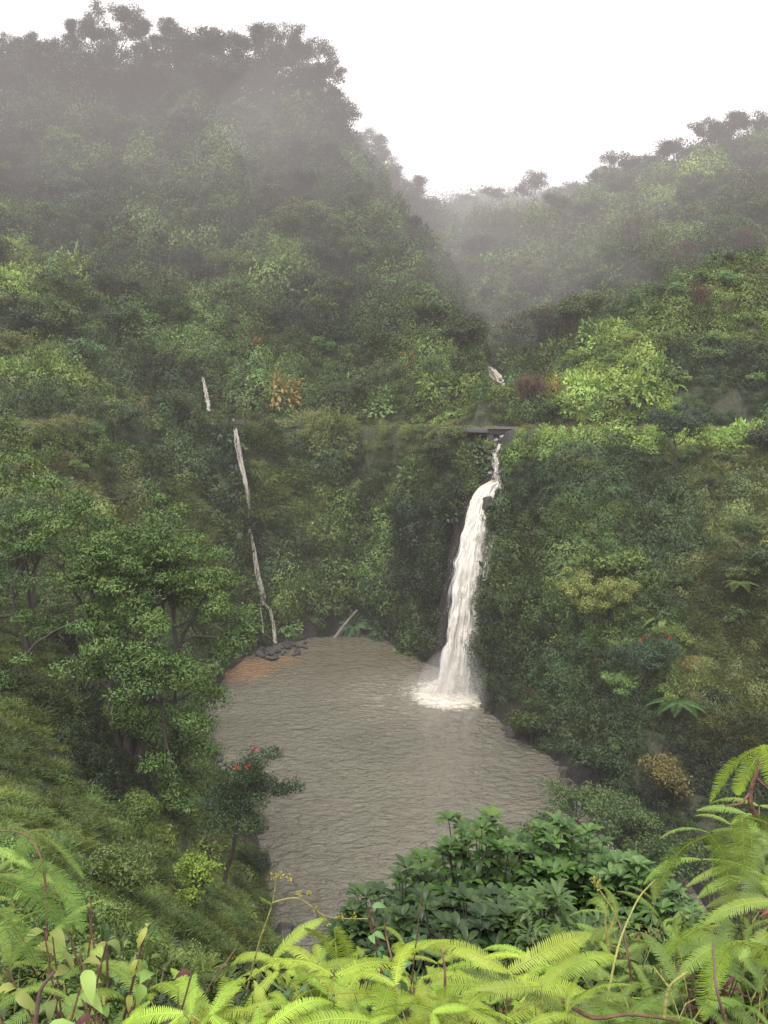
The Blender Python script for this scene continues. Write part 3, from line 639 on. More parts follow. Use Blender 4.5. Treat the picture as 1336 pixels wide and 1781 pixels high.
def tree(name, seed, H, W, leaf=(.3, .14), per=60, cr=.9, cz=.6, r0=.18, color=(.05, .08, .025, 1), bark='bark', label='', cat='tree', group=None, mat='leaf', keep=1.0, levels=3, axup=.1, flowers=0, fold=.25, droop=0., **kw):
    segs, tp, rg = grow_tree(seed, H, W, levels=levels, **kw)
    root = empty(name, label=label, cat=cat, group=group)
    root.color = color
    link('trunk', wood(segs, r0, levels).mesh('trunk', [M[bark]], True), None, root)
    if per:
        c = link('crown', crown(tp, rg, per, cr, leaf[0], leaf[1], cz, keep, axup, fold=fold, droop=droop).mesh('crown', [M[mat]]), None, root); c.color = color
        if flowers:
            top = tp[np.argsort(-tp[:, 2])][:max(8, len(tp)//5)]; top = top[rg.permutation(len(top))][:flowers]
            for q in top:
                mb = MB(); d = unit(rg.normal(size=(12, 3))+[0, 0, .6]); leaves(mb, q+d*.04+[0, 0, cr*cz*1.0], d, rg.normal(size=d.shape), leaf[0]*.8, leaf[0]*.45, rg)
                f = link('flower', mb.mesh('flower', [M['petal']]), None, c); f.color = (.42, .05, .02, 1)
    return root
def put(root, p, rz=0, sc=1.0, sink=.3):
    root.location = (p[0], p[1], p[2]-sink); root.rotation_euler = (0, 0, rz); root.scale = (sc, sc, sc)
def recol(root, color):
    root.color = color
    for c in root.children: c.color = color
def g(px, py, d0=6):
    h = ground_hit(px, py, d0); return h if h is not None else at(px, py, 100)

# --- singled-out trees
def onground(px, D, off=0):
    x = at(px, 900, D)[0]; return (x, D, float(hgt(x, D))+off)
def ground_at_x(x, D, off=0): return (x, D, float(hgt(x, D))+off)
def place_top(root, px, py_top, D, H, rz=0, fit=1.0):
    """stand a tree of height H on the slope so that its top reaches the given height in the photograph"""
    d = D
    for _ in range(4):
        h = ground_hit(px, py_top+H*fit*.86*F0/d, max(6, D*.55))
        if h is None or abs(h[1]-D) > D*.35: h = None; break
        d = .5*d+.5*h[1]
    if h is None:
        X, Y, Z = at(px, py_top, D); zg = float(hgt(X, Y)); s = (Z-zg)/H; print('PLACE', root.name, px, py_top, round(s, 2)); s = min(1.7, max(.6, s)); h = (X, Y, zg); root.scale = (min(s, 1.2), min(s, 1.2), s)
    root.location = (h[0], h[1], float(hgt(h[0], h[1]))-.15); root.rotation_euler = (0, 0, rz); return 1.0
# two big trees on the near left bank
t = tree('bank_tree', 3, 19.5, 17.5, keep=.75, leaf=(.25, .085), per=210, cr=.95, cz=.42, r0=.34, stems=4, trunk_h=.16, levels=5, kids=2, ang=(.3, .75), up=.05, color=(.068, .118, .028, 1), mat='leaf_gloss', axup=-.15,
         label='big spreading tree with dark forking trunks and layered bright leaves on the left bank', flat=.12)
put(t, ground_at_x(-15.7, 48.5), 4.0)
t = tree('bank_tree', 8, 13.5, 12, leaf=(.24, .08), per=120, cr=.95, cz=.5, r0=.26, stems=2, trunk_h=.25, levels=5, kids=2, ang=(.3, .75), up=.06, color=(.062, .10, .032, 1), mat='leaf_gloss',
         label='taller grey-green leafy tree at the left edge, behind the big spreading bank tree', flat=.1)
put(t, ground_at_x(-24.5, 55), 1.0)
t = tree('bank_tree', 61, 6.6, 6.2, leaf=(.23, .08), per=150, cr=.85, cz=.55, r0=.18, stems=3, trunk_h=.25, levels=4, kids=2, ang=(.35, .8), up=.03, color=(.075, .13, .03, 1), mat='leaf_gloss',
         label='lower leafy tree leaning over the pool in front of the big spreading one', flat=.1)
put(t, ground_at_x(-14.4, 50), 0.4)
t = tree('tulip_tree', 12, 8.6, 6.9, leaf=(.19, .06), per=230, cr=.80, cz=.42, r0=.13, trunk_h=.62, first=.36, levels=3, kids=3, ang=(.75, 1.15), up=.05, color=(.030, .055, .022, 1), flowers=3,
         label='small dark umbrella-shaped tree with red flowers at the near left edge of the pool', flat=.35)
t.location = (-8.6, 41.0, float(hgt(-8.6, 41.0))-.2); t.scale = (1, 1, (at(400, 1282, 40.5)[2]-t.location[2])/8.6); t.rotation_euler = (0, .21, 0)
t = tree('bank_shrub', 14, 2.6, 1.9, leaf=(.15, .07), per=36, cr=.26, cz=.7, r0=.05, stems=3, levels=3, kids=2, color=(.17, .25, .04, 1),
         label='thin upright shrub with bright yellow-green leaves on the grassy bank below the umbrella-shaped tree')
place_top(t, 338, 1482, 24, 2.6, 1.0)
for i, (px, py, D, c, lab) in enumerate([(240,1385,34,(.10,.15,.035,1),'low bright-leaved shrub below the big bank tree'), (230,1465,24,(.10,.14,.04,1),'tiny pale shrub on the grass slope at the left'),
        (440,1500,45,(.045,.062,.028,1),'dark tangled shrub hanging over the pool below the umbrella-shaped tree')]):
    t = tree('bank_shrub', 30+i, 2.2, 2.4, leaf=(.12, .05), per=70, cr=.35, r0=.04, stems=3, levels=3, kids=2, color=c, label=lab, cat='shrub')
    place_top(t, px, py, D, 2.2 if i < 2 else 1.2, i*1.3)
# right-hand cliff
def cliff_tree(name, seed, px, pt, D, H, W, color, label, cat='tree', rz=0., **kw):
    k = dict(leaf=(.26, .12), per=90, cr=.75, r0=.14, levels=3, kids=3, flat=.25); k.update(kw)
    t = tree(name, seed, H, W, color=color, label=label, cat=cat, **k)
    place_top(t, px, pt, D, H, rz); return t
cliff_tree('cliff_tree', 21, 1170, 718, 87, 7.5, 7.6, (.040, .066, .036, 1), 'dark grey-green tree with flat layered crown rising above the lip of the right cliff', trunk_h=.5, cz=.4)
cliff_tree('cliff_tree', 22, 1040, 1000, 68, 6.5, 8.2, (.17, .20, .05, 1), 'yellow-green dome-shaped tree in the middle of the right-hand slope', cz=.7, leaf=(.18, .11), per=230, cr=.72)
cliff_tree('tulip_tree', 23, 1118, 1108, 60, 5.5, 6.2, (.05, .085, .045, 1), 'dark bluish tree with orange-red flowers on its crown, low on the right-hand slope', flowers=5, cz=.45, leaf=(.2, .07), per=120, cr=.65)
cliff_tree('cliff_shrub', 24, 915, 1020, 78, 4, 5.5, (.05, .08, .025, 1), 'dark bush left of the yellow-green dome-shaped tree', 'shrub')
cliff_tree('cliff_shrub', 25, 1080, 965, 72, 3, 4.5, (.10, .16, .035, 1), 'light green broad-leaved bush just above the yellow-green dome-shaped tree', 'shrub', leaf=(.34, .24))
cliff_tree('cliff_shrub', 26, 925, 1245, 70, 3, 3.8, (.055, .08, .022, 1), 'rounded bush overhanging the water at the right bank of the pool', 'shrub')
cliff_tree('cliff_shrub', 27, 1030, 1290, 62, 4, 6.5, (.04, .068, .03, 1), 'wide dark bush at the foot of the right-hand slope beside the water', 'shrub', cz=.45)
cliff_tree('cliff_shrub', 28, 1150, 1325, 52, 3.2, 4, (.13, .115, .04, 1), 'brownish-orange shrub at the foot of the right-hand slope', 'shrub', keep=.8)
cliff_tree('cliff_shrub', 29, 1330, 960, 72, 4, 4.5, (.05, .08, .03, 1), 'dark bush on the dry grass at the right edge', 'shrub')
cliff_tree('cliff_shrub', 34, 1325, 745, 88, 3.5, 6, (.05, .06, .035, 1), 'dull dark bush on the cliff lip at the right edge', 'shrub')
cliff_tree('stream_bush', 35, 1035, 1372, 50, 6.0, 8.6, (.075, .12, .04, 1), 'soft green bush by the pool outlet, behind the glossy foreground shrub', 'shrub', leaf=(.26, .10), per=150, cr=.8, levels=4, kids=2)
cliff_tree('stream_bush', 36, 955, 1430, 47, 5, 5, (.075, .12, .04, 1), 'small soft green bush left of the bigger bush by the pool outlet', 'shrub', leaf=(.24, .1), per=100, cr=.7)
cliff_tree('stream_bush', 37, 1155, 1460, 46, 4.5, 5, (.06, .10, .03, 1), 'dark leafy bush right of the white water at the pool outlet', 'shrub', leaf=(.26, .12), per=90, cr=.7)
cliff_tree('cliff_shrub', 38, 760, 775, 105, 5.5, 6, (.045, .068, .022, 1), 'rounded dark tree hanging on the cliff left of the main waterfall', 'tree')
cliff_tree('cliff_shrub', 39, 790, 745, 106, 3, 4, (.10, .13, .04, 1), 'thin yellowish shrub on the slope left of the bridge', 'shrub', keep=.5)
cliff_tree('cliff_shrub', 40, 430, 884, 102, 1.8, 2.8, (.05, .072, .025, 1), 'dark bush covering the middle of the thin waterfall', 'shrub')
cliff_tree('cliff_tree', 41, 600, 665, 124, 7, 10, (.055, .078, .032, 1), 'broad dark tree with layered crown above the cliff behind the pool', cz=.4)
cliff_tree('cliff_tree', 42, 665, 632, 125, 7, 7.5, (.085, .11, .045, 1), 'paler olive tree right of the broad layered one above the cliff', cz=.8, leaf=(.22, .1))
cliff_tree('cliff_tree', 43, 200, 700, 104, 5.5, 8, (.05, .075, .03, 1), 'rounded dark tree above the tan grass on the left slope')
cliff_tree('cliff_tree', 44, 300, 690, 106, 6, 7, (.055, .075, .035, 1), 'greyish tree left of the upper trickle of the thin waterfall')
cliff_tree('road_bush', 45, 866, 679, 120, 3.6, 4.4, (.15, .2, .045, 1), 'bright yellow-green bush below the small upper cascade', 'shrub', leaf=(.3, .2))
cliff_tree('road_bush', 46, 960, 705, 108, 2, 3.4, (.06, .10, .03, 1), 'low round bush by the guardrail right of the bridge', 'shrub')
cliff_tree('cliff_tree', 47, 826, 622, 132, 4, 3.6, (.085, .12, .04, 1), 'small green tree at the left of the small upper cascade')
cliff_tree('overhang_branch', 48, 868, 900, 87.5, 2.2, 5.0, (.045, .07, .025, 1), 'dark branch of leaves reaching across the right edge of the main waterfall', 'branch', leaf=(.2, .08), cz=.35)
cliff_tree('log_shrub', 49, 625, 1000, 110, 3, 4, (.085, .14, .035, 1), 'bright green bush behind the fallen log at the back of the pool', 'shrub', leaf=(.3, .18), per=50)
# bare trees
def bare(seed, px, pt, D, H, W, label, **kw):
    k = dict(stems=3, levels=4, kids=2, trunk_h=.35, ang=(.25, .6), wig=.12, up=.1); k.update(kw)
    t = tree('bare_tree', seed, H, W, per=k.pop('per', 0), cr=.5, leaf=(.22, .08), r0=.10, bark='bark_red', color=(.11, .07, .035, 1), label=label, keep=.5, minr=None, **k) if False else None
    segs, tp, rg = grow_tree(seed, H, W, **k)
    root = empty('bare_tree', label=label, cat='tree'); link('trunk', wood(segs, .11, k['levels'], .028).mesh('trunk', [M['bark_red']], True), None, root)
    mb = MB(); n = len(tp)*9; P = np.repeat(tp, 9, 0)+rg.normal(size=(n, 3))*.35; leaves(mb, P, rg.normal(size=(n, 3))+[0, 0, .5], rg.normal(size=(n, 3)), .3, .05, rg)
    c = link('twigs', mb.mesh('twigs', [M['leaf']]), None, root); root.color = c.color = (.10, .06, .04, 1)
    place_top(root, px, pt, D, H, seed); return root
bare(1, 922, 655, 104, 6, 5, 'leafless bush with many thin upright stems at the right end of the bridge', stems=6, ang=(.15, .4))
bare(2, 1190, 425, 121, 6.5, 8, 'bare reddish tree with a fan of branches on the crest of the right knoll')
bare(3, 1215, 500, 112, 5, 5, 'bare thin-stemmed tree just below the fan-shaped one on the right knoll')
bare(4, 1312, 318, 145, 7, 8, 'bare tree standing against the misty slope at the right edge')
bare(6, 1280, 400, 124, 6, 7, 'dull twiggy tree below the right-edge bare tree')
bare(7, 1100, 385, 170, 8, 10, 'faint bare tree in the mist left of the right knoll')
bare(9, 990, 560, 124, 5, 4, 'thin yellowish bare shrub on the left flank of the right knoll')
bare(11, 770, 560, 136, 4, 4, 'thin twiggy tree on the edge of the left spur')

# --- repeats: shapes built once, copied over the hills
def proto(name, seed, H, W, **kw): 
    t = tree(name, seed, H, W, label='-', cat='tree', **kw); return t
RND = [proto('rainforest_tree', 200+i, 7, 8+i % 2, leaf=(.36, .17), per=80, cr=1.05, cz=.6, r0=.16, levels=3, kids=3, flat=.2, trunk_h=.35, wig=.2) for i in range(4)]
BRD = [proto('broadleaf_tree', 220+i, 6, 6.5, leaf=(.44, .28), per=34, cr=.9, cz=.5, r0=.13, levels=3, kids=3, flat=.25, fold=.12) for i in range(2)]
GUM = [proto('tall_gum_tree', 240+i, 17, 9.5+i*1.2, leaf=(.42, .16), per=60, cr=1.15, cz=.7, r0=.2, levels=5, kids=2, trunk_h=.5, ang=(.25, .6), wig=.15, up=.12, bark='bark', fall=.68) for i in range(4)]
SPI = [proto('spiky_tree', 260+i, 6, 1.6, leaf=(.5, .07), per=40, cr=.42, cz=1.2, r0=.08, levels=2, kids=2, trunk_h=1.2, ang=(.08, .3), lean=(.25, 0), axup=.9) for i in range(2)]
used = set()
def rep(pr, loc, sc, rz, label, group, color):
    r = pr if pr.name not in used else copy_tree(pr, loc)
    used.add(pr.name)
    r.location = loc; r.rotation_euler = (0, 0, rz); r.scale = (sc, sc, sc*1.0); r['label'] = label; r['group'] = group; recol(r, color); return r
rg4 = np.random.default_rng(9)
def vcol(c, v=.36):
    f = 1+rg4.normal()*v*.8; h = rg4.normal()*.08
    return (max(.01, c[0]*f*(1+h)), max(.01, c[1]*f), max(.01, c[2]*f*(1-h)), 1)
def forest(n, box, kinds, sc, cols, label, group, mind=4.0, zmin=30, skyl=None):
    pts, tries = [], 0
    while len(pts) < n and tries < n*60:
        tries += 1
        px, py = rg4.uniform(box[0], box[2]), rg4.uniform(box[1], box[3])
        h = ground_hit(px, py, box[4]) 
        if h is None or h[1] > box[5] or h[2] < zmin: continue
        if fall_gap(np.array([h[0]]), np.array([h[1]]), np.array([h[2]]))[0]: continue
        if np.min(np.hypot(h[0]-xs, h[1]-ys)) < (5 if h[2] > 27 else 1.5): continue
        if any((h[0]-q[0])**2+(h[1]-q[1])**2 < mind*mind for q in pts): continue
        pts.append(h)
    for i, h in enumerate(pts):
        s = rg4.uniform(*sc); c = cols[rg4.integers(len(cols))]
        rep(kinds[rg4.integers(len(kinds))], (h[0], h[1], h[2]-.6*s), s, rg4.uniform(0, 6.28), label, group, vcol(c))
GR, DK, BR, OL = (.075, .115, .04), (.040, .062, .03), (.13, .195, .055), (.11, .13, .05)
# skyline of tall gums on the misty left ridge: (px, top py, D, kind, scale across)
gum_px = [(8,58,205),(40,52,207),(75,70,205),(105,92,204),(135,18,205),(165,28,203),(200,-2,203),(235,12,205),(262,45,204),(290,22,206),(318,62,206),(345,70,207),(372,62,207),(400,45,206),(430,45,204),(462,38,202),(490,42,200),(520,48,198),(548,62,196),(566,105,192),(572,150,190),(500,120,190),(440,110,196),(340,110,196),(240,100,196),(120,120,195),(30,120,195),(180,80,198),(555,190,188)]
for i, (px, pt, D) in enumerate(gum_px):
    X, Y, Z = at(px, pt, D); zg = float(hgt(X, Y)); s = np.clip((Z-zg)/17, .45, 1.25)
    rep(GUM[i % 4], (X, Y, Z-17*s), s, i*1.9, 'tall dark gum tree standing in cloud along the left ridge', 'gum trees along the left ridge', vcol((.05, .06, .035), .15))
rx = list(range(-20, 590, 19))
for i, px in enumerate(rx):
    D = 203+rg4.uniform(-7, 3)-max(0, px-480)*.12; y0 = 118+rg4.uniform(-14, 30)+(40 if px > 560 else 0); X, Y, Z = at(px, y0, D); zg = float(hgt(X, Y)); s = rg4.uniform(1.25, 1.9)
    rep(RND[i % 4], (X, Y, max(zg-.5, Z-9*s) if zg < Z else zg-1), s, i*1.7, 'dark broad-crowned tree in the dense row under the tall gums of the left ridge', 'broad trees along the left ridge', vcol((.045, .058, .03), .2))
for i, (px, pt, D) in enumerate([(610,222,262),(640,232,260),(668,262,258),(690,300,258),(715,292,256),(735,345,255),(655,330,250),(600,260,262),(625,250,257),(652,246,262),(676,280,256),(705,315,254),(722,330,256),(640,300,250),(615,290,252),(668,320,250),(690,345,250),(712,355,250),(630,218,264),(590,235,262)]):
    X, Y, Z = at(px, pt, D); rep(GUM[(i+1) % 4], (X, Y, Z-19), 19/17, i*1.3+.4, 'pale misty gum tree on the second ridge behind the left spur', 'gum trees on the second ridge', vcol((.05, .06, .04), .1))
for i in range(11):
    px, py = 556+i*9, 262+i*6+rg4.uniform(-10, 10); X, Y, Z = at(px, py, 178-i*.6)
    zg = float(hgt(X, Y)); s = 1.0+rg4.uniform(-.15, .2)
    rep(SPI[i % 2], (X, Y, max(Z-6.5*s, zg-.5)), s, 0, 'thin brown spiky tree leaning right on the edge of the left spur', 'spiky trees on the spur edge', vcol((.07, .055, .04), .15))
for i, (px, pt, D, s) in enumerate([(860,320,284,1.1),(925,298,268,1.45),(1075,262,246,1.3),(1050,285,246,1.1),(1100,270,243,1.2),(1165,235,240,1.25),(1150,255,240,1.0),(1235,205,234,1.4),(1270,192,232,1.5),(1305,188,232,1.4),(1335,195,230,1.4),(1250,230,232,1.2),(1195,248,236,1.0),(985,318,300,1.3),(1010,315,300,1.2),(965,322,300,1.0),(1120,270,242,1.2)]):
    X, Y, Z = at(px, pt, D)
    rep(RND[i % 4], (X, Y, Z-7.4*s), s, i*2.1, ['small umbrella-topped tree alone on the far crest of the valley notch', 'round dark tree on the far crest, right of the lone umbrella-topped one'][i] if i < 2 else 'hazy dark tree along the skyline of the right-hand hill', 'skyline trees of the right hill', vcol((.04, .05, .03), .15))
for i, (px, pt, D, s) in enumerate([(752,345,345,.8),(775,352,350,.7),(812,335,345,1.0),(830,345,345,.8),(795,355,350,.6),(740,350,345,.8)]):
    X, Y, Z = at(px, pt, D)
    rep(GUM[i % 4], (X, Y, Z-14*s), s*.85, i*2.1, 'very pale far tree in the notch at the head of the valley', 'far trees at the valley head', vcol((.05, .055, .045), .1))
forest(62, (-40, 210, 600, 660, 110, 215), RND+BRD, (.55, 1.15), [GR, DK, GR, OL, BR], 'rainforest tree on the misty slope above the left side of the road', 'trees on the left hillside', 4.5)
forest(26, (430, 330, 850, 700, 110, 200), RND+BRD, (.5, .95), [GR, DK, BR, GR], 'rainforest tree on the steep left spur', 'trees on the left spur', 4.0)
forest(46, (800, 300, 1380, 640, 126, 300), RND, (.7, 1.25), [GR, DK, OL, GR], 'hazy rainforest tree on the right-hand hill', 'trees on the right hill', 6)
forest(24, (985, 430, 1380, 720, 96, 126), BRD+RND[:1], (.35, .62), [BR, BR, GR], 'bright big-leaved tree on the knoll right of the bridge', 'trees on the right knoll', 3.2)
forest(26, (850, 790, 1380, 1330, 50, 97), RND+BRD[:1], (.22, .46), [GR, DK, GR, BR], 'leafy shrub clinging to the right-hand cliff', 'shrubs on the right cliff', 3.0, 2)
forest(24, (400, 760, 800, 1060, 90, 122), RND+BRD[:1], (.22, .42), [GR, DK, DK, BR], 'leafy shrub clinging to the cliff behind the pool', 'shrubs on the back cliff', 2.6, 2)
forest(20, (-40, 760, 400, 1100, 60, 112), RND+BRD[:1], (.22, .46), [GR, DK, OL, BR], 'leafy shrub on the left slope above the pool', 'shrubs on the left slope', 3.0, 3)
# big rosettes that stand out: tree ferns, a banana plant, giant-leaved plants
def rosette(name, label, px, py, D, n, ln, color, kind, cat, h=.9, mat='leaf'):
    hh = ground_hit(px, py+16, 30) or at(px, py, D); root = empty(name, (hh[0], hh[1], hh[2]+1.0), label=label, cat=cat); root.color = color; rg = np.random.default_rng(int(px))
    x, y, z = root.location; zg = min(float(hgt(x, y)), z-.3)
    st = MB(); st.tube([(0, 0, zg-z), (0, 0, (zg-z)*.4), (0, 0, 0)], [.12, .09, .08], 7); link('trunk', st.mesh('trunk', [M['bark']], True), None, root)
    for k in range(n):
        a = k*6.283/n+rg.random()*.4; L_ = ln*rg.uniform(.8, 1.15); ca, sa = math.cos(a), math.sin(a); mb = MB(); t_ = np.linspace(0, 1, 26)
        c = np.c_[ca*t_*L_, sa*t_*L_, L_*(h*.5*t_-.75*h*t_*t_)+.05]
        mb.tube(c, np.linspace(.03, .008, 26), 4); side = np.array([-sa, ca, 0.])
        if kind == 'fern':
            for s in (-1, 1): leaves(mb, c[2:], side*s+np.array([ca, sa, -.3])*.35, np.array([0, 0, 1.])+0*c[2:], L_*.26*np.sin(t_[2:]*2.8+.3), .09*L_/1.5, rg, fold=.05)
        elif kind == 'lobed':
            for b_ in np.linspace(-1.9, 1.9, 9):
                q = np.array([[ca*L_*.55, sa*L_*.55, .1*L_]]); dv = np.array([math.cos(a+b_), math.sin(a+b_), -.15]); leaves(mb, q, dv[None], np.array([[0, 0, 1.]]), L_*.5, L_*.2, rg, fold=.05)
        else:
            W_ = L_*.17*np.sin(np.clip(t_*3.0+.12, 0, 3.14))
            V = np.concatenate([c-side*W_[:, None]+[0, 0, .04], c, c+side*W_[:, None]+[0, 0, .04]]); i = np.arange(25); mb.add(V, np.concatenate([np.c_[i, i+1, i+27, i+26], np.c_[i+26, i+27, i+53, i+52]]))
        f = link('frond', mb.mesh('frond', [M[mat]]), None, root); f.color = color
    return root
rosette('tree_fern', 'dark green tree fern below the bluish red-flowered tree on the right', 1178, 1228, 55, 9, 2.3, (.07, .13, .045, 1), 'fern', 'tree fern')
rosette('tree_fern', 'small pale green tree fern on the dry grass near the right edge', 1285, 1018, 70, 8, 1.9, (.12, .17, .05, 1), 'fern', 'tree fern')
rosette('banana_plant', 'plant with long pale banana-like leaves above the red-flowered tree', 1152, 1085, 62, 6, 1.9, (.12, .18, .05, 1), 'banana', 'plant', 1.6)
rosette('giant_leaf_plant', 'pale giant-leaved plant standing out on the left slope above the road', 235, 642, 116, 7, 2.3, (.15, .22, .06, 1), 'lobed', 'plant')
rosette('giant_leaf_plant', 'pale giant-leaved plant above the upper trickle of the thin waterfall', 392, 607, 128, 7, 2.2, (.13, .19, .06, 1), 'lobed', 'plant')
rosette('giant_leaf_plant', 'smaller giant-leaved plant right of the upper trickle', 420, 660, 126, 7, 2.0, (.10, .16, .05, 1), 'lobed', 'plant')
rosette('giant_leaf_plant', 'broad-leaved plant growing low on the cliff behind the pool', 480, 1030, 108.5, 7, 1.5, (.08, .14, .04, 1), 'lobed', 'plant')
# ------------------------------------------------------------------ falling water
def water_mat(name, col=(.88, .86, .82), nx=9.0, ny=1.3, thin=.42, tan=(.62, .52, .36), tanfrom=2.0, opa=1.0):
    m, nt, out = mat_new(name); L = nt.links.new
    uv = nt.nodes.new('ShaderNodeUVMap'); s = nt.nodes.new('ShaderNodeSeparateXYZ'); L(uv.outputs[0], s.inputs[0])
    mp = N(nt, 'Mapping'); mp.inputs['Scale'].default_value = (nx, ny, 1); L(uv.outputs[0], mp.inputs['Vector'])
    n1 = noise(nt, mp.outputs[0], 1.0, 8, .68, .35); mp2 = N(nt, 'Mapping'); mp2.inputs['Scale'].default_value = (nx*3.2, ny*2.2, 1); L(uv.outputs[0], mp2.inputs['Vector'])
    n2 = noise(nt, mp2.outputs[0], 1.0, 6, .7, .2)
    e = mth(nt, 'ABSOLUTE', mth(nt, 'SUBTRACT', s.outputs['X'], .5)); edge = mth(nt, 'MULTIPLY', mth(nt, 'POWER', mth(nt, 'MULTIPLY', e, 2.0), 3.0), .42)
    nn = mth(nt, 'ADD', mth(nt, 'MULTIPLY', n1, .6), mth(nt, 'MULTIPLY', n2, .4))
    a = ramp(nt, mth(nt, 'SUBTRACT', nn, edge), [(thin-.05, (0, 0, 0)), (thin+.045, (1, 1, 1))])
    c = ramp(nt, n2, [(.3, tuple(.66*k for k in col)), (.62, col)])
    tn = ramp(nt, s.outputs['Y'], [(0, (.9, .9, .9)), (min(1, tanfrom), (0, 0, 0))]) if tanfrom < 1.5 else .25
    c = mixc(nt, tn, c, tan)
    b = N(nt, 'BsdfPrincipled', Roughness=.5); L(c, b.inputs['Base Color']); L(bump(nt, nn, .9, .25), b.inputs['Normal'])
    t = nt.nodes.new('ShaderNodeBsdfTranslucent'); L(c, t.inputs[0]); mx = nt.nodes.new('ShaderNodeMixShader'); mx.inputs[0].default_value = .3
    L(b.outputs[0], mx.inputs[1]); L(t.outputs[0], mx.inputs[2])
    tr = nt.nodes.new('ShaderNodeBsdfTransparent'); m2 = nt.nodes.new('ShaderNodeMixShader'); L(mth(nt, 'MULTIPLY', a, opa), m2.inputs[0]); L(tr.outputs[0], m2.inputs[1]); L(mx.outputs[0], m2.inputs[2])
    L(m2.outputs[0], out.inputs[0]); return m
M['fall'] = water_mat('white_water', tanfrom=.3, nx=7, ny=2.2, thin=.33)
M['veil'] = water_mat('water_veil', nx=8, ny=2.5, thin=.47)
M['trickle'] = water_mat('thin_white_water', nx=5, ny=6, thin=.46, col=(.60, .58, .54), opa=.72)
M['rapid'] = water_mat('rapid_water', nx=3, ny=3, thin=.44)
M['cascade'] = water_mat('cascade_water', nx=5, ny=1.5, thin=.33, col=(.75, .70, .62))
def sheet(name, path, mat, parent, bulge=.5, off=0.0, seed=0, nu=26, rough=.25, wscale=1.0):
    """path rows: (px, py, D, half width in photo pixels) from the top down"""
    path = np.array(path, float); n = len(path); k = 110
    tt = np.linspace(0, n-1, k); r = [np.interp(tt, np.arange(n), path[:, j]) for j in range(4)]
    for j in range(4):                                     # ease the corners
        for _ in range(6): r[j][1:-1] = (r[j][:-2]+2*r[j][1:-1]+r[j][2:])/4
    c = np.array([at(a, b, d) for a, b, d in zip(r[0], r[1], r[2])]); hw = r[3]*c[:, 1]/F0*wscale
    rg = np.random.default_rng(seed)
    u = np.linspace(-1, 1, nu); U, T = np.meshgrid(u, np.arange(k), indexing='xy')
    jag = 1+.22*(vnoise(T*.35, np.where(U > 0, 40, 0)+T*0, 1.3, seed+3)-.5)+.25*(vnoise(T*.12, np.where(U > 0, 40, 0)+T*0, 1.0, seed+5)-.5)
    seg = np.r_[0, np.cumsum(np.linalg.norm(np.diff(c, axis=0), axis=1))]
    st = vnoise(U*9, seg[T]*.5, 1.0, seed)-.5; st2 = vnoise(U*22, seg[T]*1.6, 1.0, seed+1)-.5
    X = c[T, 0]+U*hw[T]*jag; Y = c[T, 1]-off-bulge*(1-U**2)*np.minimum(1, hw[T])-st*rough*2-st2*rough*.8; Z = c[T, 2]+st2*.1
    V = np.stack([X, Y, Z], -1).reshape(-1, 3); i = np.arange(k-1)[:, None]*nu; j = np.arange(nu-1)[None]
    F = np.stack([i+j, i+j+1, i+nu+j+1, i+nu+j], -1).reshape(-1, 4)
    uv = np.stack([(U+1)/2, seg[T]/max(seg[-1], 1)], -1).reshape(-1, 2)
    # keep texture scale in metres along the fall
    me = mesh_np(name, V, F, [M[mat]], True, uv=uv); return link(name, me, None, parent)
def droplets(name, P, s, parent, mat, rg):
    mb = MB(); d = unit(rg.normal(size=P.shape)); leaves(mb, P, d, rg.normal(size=P.shape), s, s*.8, rg); return link(name, mb.mesh(name, [M[mat]]), None, parent)
m, nt, out = mat_new('foam_white'); b = N(nt, 'BsdfPrincipled', Roughness=.6); b.inputs['Base Color'].default_value = (.78, .74, .66, 1)
tl = nt.nodes.new('ShaderNodeBsdfTranslucent'); tl.inputs[0].default_value = (.78, .74, .66, 1); mx = nt.nodes.new('ShaderNodeMixShader'); mx.inputs[0].default_value = .4
nt.links.new(b.outputs[0], mx.inputs[1]); nt.links.new(tl.outputs[0], mx.inputs[2]); nt.links.new(mx.outputs[0], out.inputs[0]); M['foam'] = m

mf = empty('waterfall', at(793, 1205, 87), label='tall main waterfall of churning cream-white water plunging into the pool below the bridge', cat='waterfall')
inv = mf.location.copy()
def par(o): o.location = -inv; return o
main = [(864,834,93.6,8),(850,846,93.0,19),(839,864,92.2,24),(833,890,91.3,24),(824,935,90.4,27),(816,985,89.6,31),(810,1040,89.0,34),(803,1095,88.4,36),(796,1150,88.0,37),(788,1212,87.6,44)]
main = [(a, b_, c-.9, d_*1.14) for a, b_, c, d_ in main]
par(sheet('main_stream', main, 'fall', mf, 1.0, 0, 1))
par(sheet('main_stream', main, 'veil', mf, 1.2, .35, 5, wscale=1.06))
par(sheet('outer_veil', [(a, b_, c-.1, w_*1.18) for a, b_, c, w_ in main[3:]], 'veil', mf, 1.0, .7, 9, rough=.35))
side = [(872,842,92.6,6),(872,866,91.4,6),(866,892,90.6,5),(860,920,90.0,8),(853,950,89.5,13),(846,990,89.0,15),(838,1040,88.5,16),(829,1100,88.2,16),(820,1180,87.8,16)]
side = [(a, b_, c-1.0, d_*1.2) for a, b_, c, d_ in side]
par(sheet('side_strand', side[3:], 'veil', mf, .6, .5, 12)); par(sheet('side_strand', side, 'trickle', mf, .4, .2, 14))
rg5 = np.random.default_rng(4)
def spray(n, sc_, base, up, s):
    a = rg5.random(n)*6.283; r_ = np.abs(rg5.normal(size=n)); hgt0 = rg5.random(n)**2.2*up*np.exp(-r_*.5)
    return np.c_[base[0]+np.cos(a)*r_*sc_[0], base[1]+np.sin(a)*r_*sc_[1], base[2]+hgt0]
bz = on_water(793, 1208)
